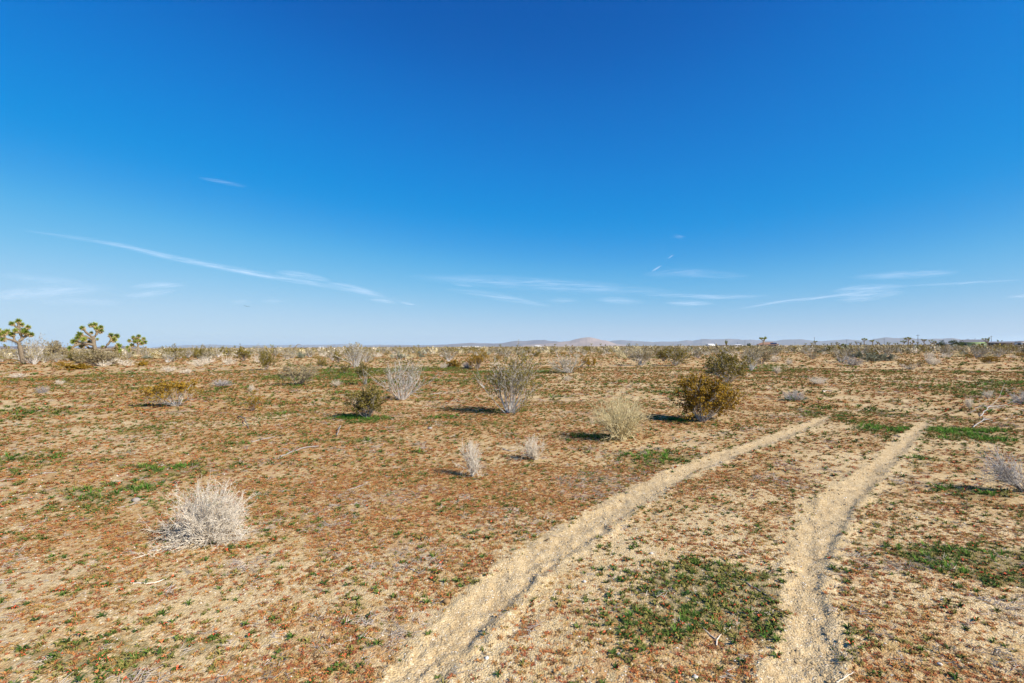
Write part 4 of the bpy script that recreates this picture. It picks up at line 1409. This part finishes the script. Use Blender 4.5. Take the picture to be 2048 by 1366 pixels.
PP = pole_parts()
for px, top, label in [(24, 687, 'wooden utility pole far behind the first joshua tree'), (420, 688.5, None), (492, 690, None), (616, 688.8, None), (669.5, 688, None), (764.5, 689, None), (806, 689, None), (847, 689, None), (885, 690, None), (972, 690, None),
                       (1150, 690, None), (1157, 690, None), (1168, 690, None), (1429, 685, None), (1475, 684, None), (1490, 681, 'stout wooden utility pole beside the white building'), (1508, 684, None), (1590, 684, None), (1629, 676, 'tall utility pole rising beside a pair of small joshua trees'),
                       (1693.5, 680, None), (1768.5, 679, None), (1836, 673, 'tallest thin pole standing clear above the blue range'), (1983, 675.5, 'utility pole by the forked joshua tree and dark long building')]:
    hor = 697.6 - 10 * px / 2048
    d = (9.5 - EYE) * FPX / (hor - top)
    put('utility_pole', PP, at_d(px, d), (1, 1, 1), rng.uniform(-.5, .9), label or 'distant wooden utility pole %s' % mark(px), 'pole', None if label else 'utility poles along the horizon')


def house(px, d, w, dep, hw, hr_, wall, roof, label, name='house', hip=True, extra=None, nwin=3, rz=.15):
    p = at_d(px, d)
    e = put(name, [('wall', mk_mesh('wall', *box(-w / 2, w / 2, -dep / 2, dep / 2, -.4, hw), M[wall], False))], p, (1, 1, 1), -math.atan2(p[0], p[1]) + rz, label, 'building')
    o = .45
    a = min(dep * .5, w * .3) if hip else 0
    V = np.array([(-w / 2 - o, -dep / 2 - o, hw + .005), (w / 2 + o, -dep / 2 - o, hw + .005), (w / 2 + o, dep / 2 + o, hw + .005), (-w / 2 - o, dep / 2 + o, hw + .005), (-w / 2 - o + a, 0, hw + hr_), (w / 2 + o - a, 0, hw + hr_)])
    F = [(0, 1, 5, 4), (2, 3, 4, 5), (1, 2, 5), (3, 0, 4), (3, 2, 1, 0)]
    me = bpy.data.meshes.new('roof')
    me.from_pydata(V.tolist(), [], F)
    me.materials.append(M[roof])
    ro = link('roof', me, e)
    for i in range(nwin):
        x = -w / 2 + w * (i + .5) / nwin
        if i == nwin // 2:
            link('door', mk_mesh('door', *box(x - .45, x + .45, -dep / 2 - .03, -dep / 2 + .1, 0, 2.0), M['door'], False), e)
        else:
            wo = link('window', mk_mesh('window', *box(x - .7, x + .7, -dep / 2 - .05, -dep / 2 + .1, .95, 2.05), M['white'], False), e)
            link('pane', mk_mesh('pane', *box(x - .6, x + .6, -dep / 2 - .07, -dep / 2 + .05, 1.05, 1.95), M['glass'], False), wo)
    if extra == 'panels':
        dx = w / 2 + o
        sl = hr_ / (dep / 2 + o)
        for i in range(4):
            x0 = w * .12 + i * w * .075
            ys = np.array([-dep / 2 + .3, -dep / 2 + dep * .36])
            zs = hw + (ys + dep / 2 + o) * sl + .06
            V = np.array([(x0, ys[0], zs[0]), (x0 + w * .07, ys[0], zs[0]), (x0 + w * .07, ys[1], zs[1]), (x0, ys[1], zs[1])])
            V = np.concatenate([V, V - np.array([0, 0, .05])])
            link('solar_panel', mk_mesh('solar_panel', V, box(0, 1, 0, 1, 0, 1)[1], M['panel'], False), e)
    return e


house(1535, 470, 15.5, 10, 2.2, 2.0, 'wall_tan', 'roof_brown', 'tan house under a brown hipped roof with dark solar panels', extra='panels', rz=.1)
house(1476, 620, 8.5, 6, 2.2, .5, 'white', 'white', 'small white flat roofed building beside the stout pole', rz=.3)
house(1448, 640, 9, 6, 1.9, .4, 'roof_brown', 'wall_tan', 'low reddish shed behind the big bushy joshua tree', name='shed')
house(1421, 800, 9, 7, 2.9, 1.2, 'white', 'white', 'white gabled building beneath the long jagged range', hip=False, rz=.5)
house(1947, 360, 10, 7, 2.6, 1.4, 'wall_green', 'roof_grey', 'green painted house with a low grey roof', hip=False, rz=.05)
house(2008, 370, 22, 8, 2.3, .7, 'wall_dark', 'roof_grey', 'dark long low building beyond the scrub', nwin=5, rz=.02)
house(2046, 350, 5, 5, 2.6, .5, 'white', 'roof_grey', 'small white shed at the end of the dark long building', name='shed')
house(941, 900, 36, 12, 2.0, .6, 'white', 'white', 'long white warehouse far off below the blue ridge', name='warehouse', nwin=7, rz=0)
house(1075, 1000, 14, 9, 2.6, .9, 'white', 'white', 'white farm building far off beneath the ridge', nwin=3)
house(643, 420, 4.2, 3, 1.6, .4, 'white', 'white', 'tiny white shed half hidden behind scrub on the blue plain', name='shed', nwin=1)
p = at_d(776, 245)
put('water_tank', [('tank_wall', mk_mesh('tank_wall', *tubes(np.array([[(0, 0, -.2), (0, 0, .9)]]), np.array([[2.0, 2.0]]), 28), M['white'])),
                   ('tank_lid', mk_mesh('tank_lid', *tubes(np.array([[(0, 0, .9), (0, 0, 1.0), (0, 0, 1.3)]]), np.array([[2.06, 1.9, .05]]), 28), M['white']))], p, (1, 1, 1), 0, 'low white round tank showing above the scrub', 'tank')

# ------------------------------------------------------------------ fallen wood, stones, birds
def stick(line, rpx, label, mat='wood', group=None, lift=.0, forks=1, name='fallen_stick'):
    pts = [at(*q) for q in line]
    m = mpp(pts[0])
    base = pts[0].copy()
    q = limb_pts([p - base for p in pts], 10)
    g = np.random.default_rng(int(line[0][0] * 7 + line[0][1]))
    r = rpx * m * .36
    L = np.linalg.norm(q[-1])
    q[:, 2] += r * .8 + lift * np.sin(np.linspace(0, math.pi, 10)) + g.normal(0, r * .3, 10)
    q[:, :2] += g.normal(0, L * .012, (10, 2))
    rr = np.linspace(r, r * .55, 10) * (1 + .15 * g.normal(0, 1, 10))
    e = bpy.data.objects.new(name, None)
    COL.objects.link(e)
    e.location = base
    tag(e, label, 'stick', group)
    link('main_stem', mk_mesh('main_stem', *tubes(q[None], rr[None], 7), M[mat]), e)
    for _ in range(forks):
        i = g.integers(3, 8)
        d = unit(q[i] - q[i - 1]) + np.array([g.normal(0, .5), g.normal(0, .5), .12])
        P = grow(g, q[i][None], d[None], np.array([L * g.uniform(.2, .4)]), 5, .12, 0)
        P[..., 2] = np.maximum(P[..., 2], .003)
        link('twig', mk_mesh('twig', *tubes(P, taper(1, 5, r * .55, r * .2), 5), M[mat]), e)


stick([(560, 914), (580, 907), (597, 899), (636, 894)], 5.5, 'thick grey weathered branch lying on the red ground', forks=2)
stick([(503, 885), (520, 880), (541, 877), (556, 871)], 3, 'thin pale branch running out of a small green patch')
stick([(475, 833), (488, 843), (498, 858)], 3, 'short grey stick propped upward on the red ground', lift=.05)
stick([(681, 853), (678, 864), (674, 873)], 3, 'upright grey stub of a stick near the grassy creosote', lift=.05)
stick([(570, 890), (580, 887), (594, 888)], 2.5, 'thin curved pale twig behind the thick grey branch')
stick([(1362, 885), (1378, 882), (1387, 877)], 3, 'pale forked stick between the straw shrub and the rut')
stick([(262, 1167), (300, 1169), (334, 1158)], 4.5, 'white curved stick on bare sand below the sprawling dead shrub', 'deadwhite')
stick([(313, 1213), (330, 1192), (348, 1170)], 3, 'dark straight twig crossing below the white curved stick', 'deadgrey')
stick([(-10, 965), (12, 960), (30, 959)], 4, 'pale stick lying at the edge of the green left slope'.replace('left ', ''))
stick([(60, 953), (85, 948), (112, 946)], 3.5, 'long pale stick near the dark green plants')
stick([(38, 1066), (50, 1056), (60, 1048)], 2.5, 'short brown twig on the sand away from the dead shrub', 'deadgrey')
stick([(1433, 1292), (1432, 1278), (1447, 1270), (1461, 1255)], 3.5, 'forked Y shaped pale twig below the green patch', 'deadwhite', forks=0)
stick([(1432, 1279), (1416, 1266), (1403, 1252)], 3, 'second arm of pale twig crossing the forked one', 'deadwhite', forks=1)
stick([(1373, 1196), (1385, 1202), (1398, 1207)], 3, 'small pale twig caught in the green patch with coral leaves', 'deadwhite')
stick([(1449, 1146), (1464, 1153), (1486, 1154)], 3.5, 'curved pinkish stick under the bright grass tuft')
stick([(1484, 1160), (1510, 1178), (1552, 1200)], 4, 'weathered strip of grey wood in the green patch', 'wood', forks=3)
stick([(1672, 1366), (1690, 1356), (1706, 1346)], 3.5, 'pale stick beside the rut edge', 'deadwhite')
stick([(1062, 1148), (1080, 1151), (1095, 1156)], 2, 'fine dark twig lying in the rut', 'deadgrey')
stick([(1080, 1206), (1100, 1195), (1120, 1186)], 2, 'fine grey twig on the sand between the ruts', 'deadgrey')
stick([(205, 1364), (225, 1353), (245, 1345)], 3, 'grey twig among coral leaves', 'wood')
stick([(820, 1138), (830, 1143), (838, 1148)], 3, 'dark short stick on the open sand', 'deadgrey', forks=0)
stick([(695, 982), (715, 976), (738, 963)], 4, 'small grey branch on the sand toward the narrow dead shrub')
stick([(1005, 898), (1020, 903), (1032, 902)], 3, 'dark twig between the two small white dead shrubs', 'deadgrey')
stick([(235, 1017), (255, 1014), (275, 1006)], 4, 'bundle of grey twigs beside the sprawling dead shrub', 'litter', forks=5)
stick([(1938, 830), (1960, 822), (1990, 818)], 1.8, 'grey fallen branch arching over the green mound', forks=7, lift=.12)
stick([(1955, 833), (1975, 826), (2000, 815)], 1.8, 'pale fallen branch crossing the arching one', 'stem', forks=7, lift=.1)
stick([(1945, 855), (1962, 851), (1985, 842)], 2.2, 'dark twisted branch lying on bright grass', 'deadgrey', forks=7, lift=.08)
stick([(2000, 842), (2025, 834), (2048, 830)], 1.8, 'grey branch lying past the green mound', 'litter', forks=3)
stick([(1645, 785), (1655, 783), (1664, 784)], 5, 'small flat grey slab of wood beyond the rut', 'litter', forks=0)
stick([(860, 790), (885, 787), (905, 785)], 4, 'grey fallen branch past the white stemmed bush', 'litter', forks=3)
stick([(700, 793), (690, 791), (678, 791)], 4, 'grey sun bleached branch behind the grassy creosote', 'litter', forks=2)


def stone(px, py, wpx, label, mat='stone', seed=1):
    p = at(px, py)
    m = mpp(p)
    V, F = lump(np.random.default_rng(seed), wpx * m * .5, 2, .65, .10)
    o = link('stone', mk_mesh('stone', V, F, M[mat], True), None, p + np.array([0, 0, wpx * m * .12]))
    tag(o, label, 'stone')


stone(893, 1204, 15, 'brown clod of earth at the edge of the rut', 'clodbrown', 2)
stone(1391, 1356, 13, 'pale whitish stone on the sand between the ruts', 'stone', 3)
stone(974, 1318, 11, 'white chip of stone on the rut edge', 'stone', 4)
stone(1169, 1164, 8, 'small round pale stone by green leaves', 'stone', 5)
stone(1303, 1108, 8, 'small pale pebble on the strip between the ruts', 'stone', 6)
stone(272, 1002, 15, 'grey stone beside the bundle of twigs', 'greystone', 7)
stone(1990, 932, 8, 'pale stone near the leaning grey dead shrub', 'stone', 8)
stone(1238, 1310, 9, 'pale stone on the gravelly sand', 'stone', 9)
stone(1880, 1330, 10, 'buff stone on the open sand past the ruts', 'stone', 10)
stone(860, 858, 10, 'flat grey stone near the tallest creosote', 'greystone', 11)

for i, (px, py, label) in enumerate([(489.5, 611.5, 'small dark bird flying ahead of two others'), (493.5, 613, 'dark bird in the middle of three flying together'), (497.5, 613.5, 'dark bird flying last of three')]):
    d = ray(px, py)
    k = 130 / d[1]
    p = np.array((0, 0, EYE)) + d * k
    # body, tail and two raised wings in one skin
    V = np.array([(.16, 0, 0), (.10, .03, 0), (.10, -.03, 0), (.10, 0, .035), (.10, 0, -.03), (-.08, .025, 0), (-.08, -.025, 0), (-.08, 0, .02), (-.08, 0, -.02), (-.20, .045, 0), (-.20, -.045, 0),
                  (.03, .18, .10), (-.05, .17, .09), (-.02, .36, .05 + .05 * i), (.03, -.18, .10), (-.05, -.17, .09), (-.02, -.36, .05 + .05 * i)])
    F = [(0, 1, 3), (0, 3, 2), (0, 2, 4), (0, 4, 1), (1, 5, 7, 3), (3, 7, 6, 2), (2, 6, 8, 4), (4, 8, 5, 1), (5, 9, 7), (7, 9, 10), (7, 10, 6), (5, 8, 9), (8, 10, 9), (8, 6, 10),
         (1, 11, 12, 5), (11, 13, 12), (2, 6, 15, 14), (14, 15, 16)]
    me = bpy.data.meshes.new('bird')
    me.from_pydata(V.tolist(), [], F)
    me.materials.append(M['bird'])
    o = link('bird', me, None, p)
    o.rotation_euler = (.2 * i, .1, .5 + .5 * i)
    tag(o, label, 'bird')

# ------------------------------------------------------------------ the air between here and the mountains
hz = bpy.data.materials.new('haze')
hz.use_nodes = True
n = hz.node_tree
n.nodes.clear()
vo = n.nodes.new('ShaderNodeVolumePrincipled')
vo.inputs['Color'].default_value = (.60, .81, 1.0, 1)
vo.inputs['Density'].default_value = 1.5e-5
vo.inputs['Anisotropy'].default_value = 0.1
n.links.new(vo.outputs[0], n.nodes.new('ShaderNodeOutputMaterial').inputs['Volume'])
V, F = box(-99000, 99000, -99000, 99000, -14, 640)
tag(link('haze', mk_mesh('haze', V, F, hz, False)), 'thin blue air haze over the plain', kind='stuff')
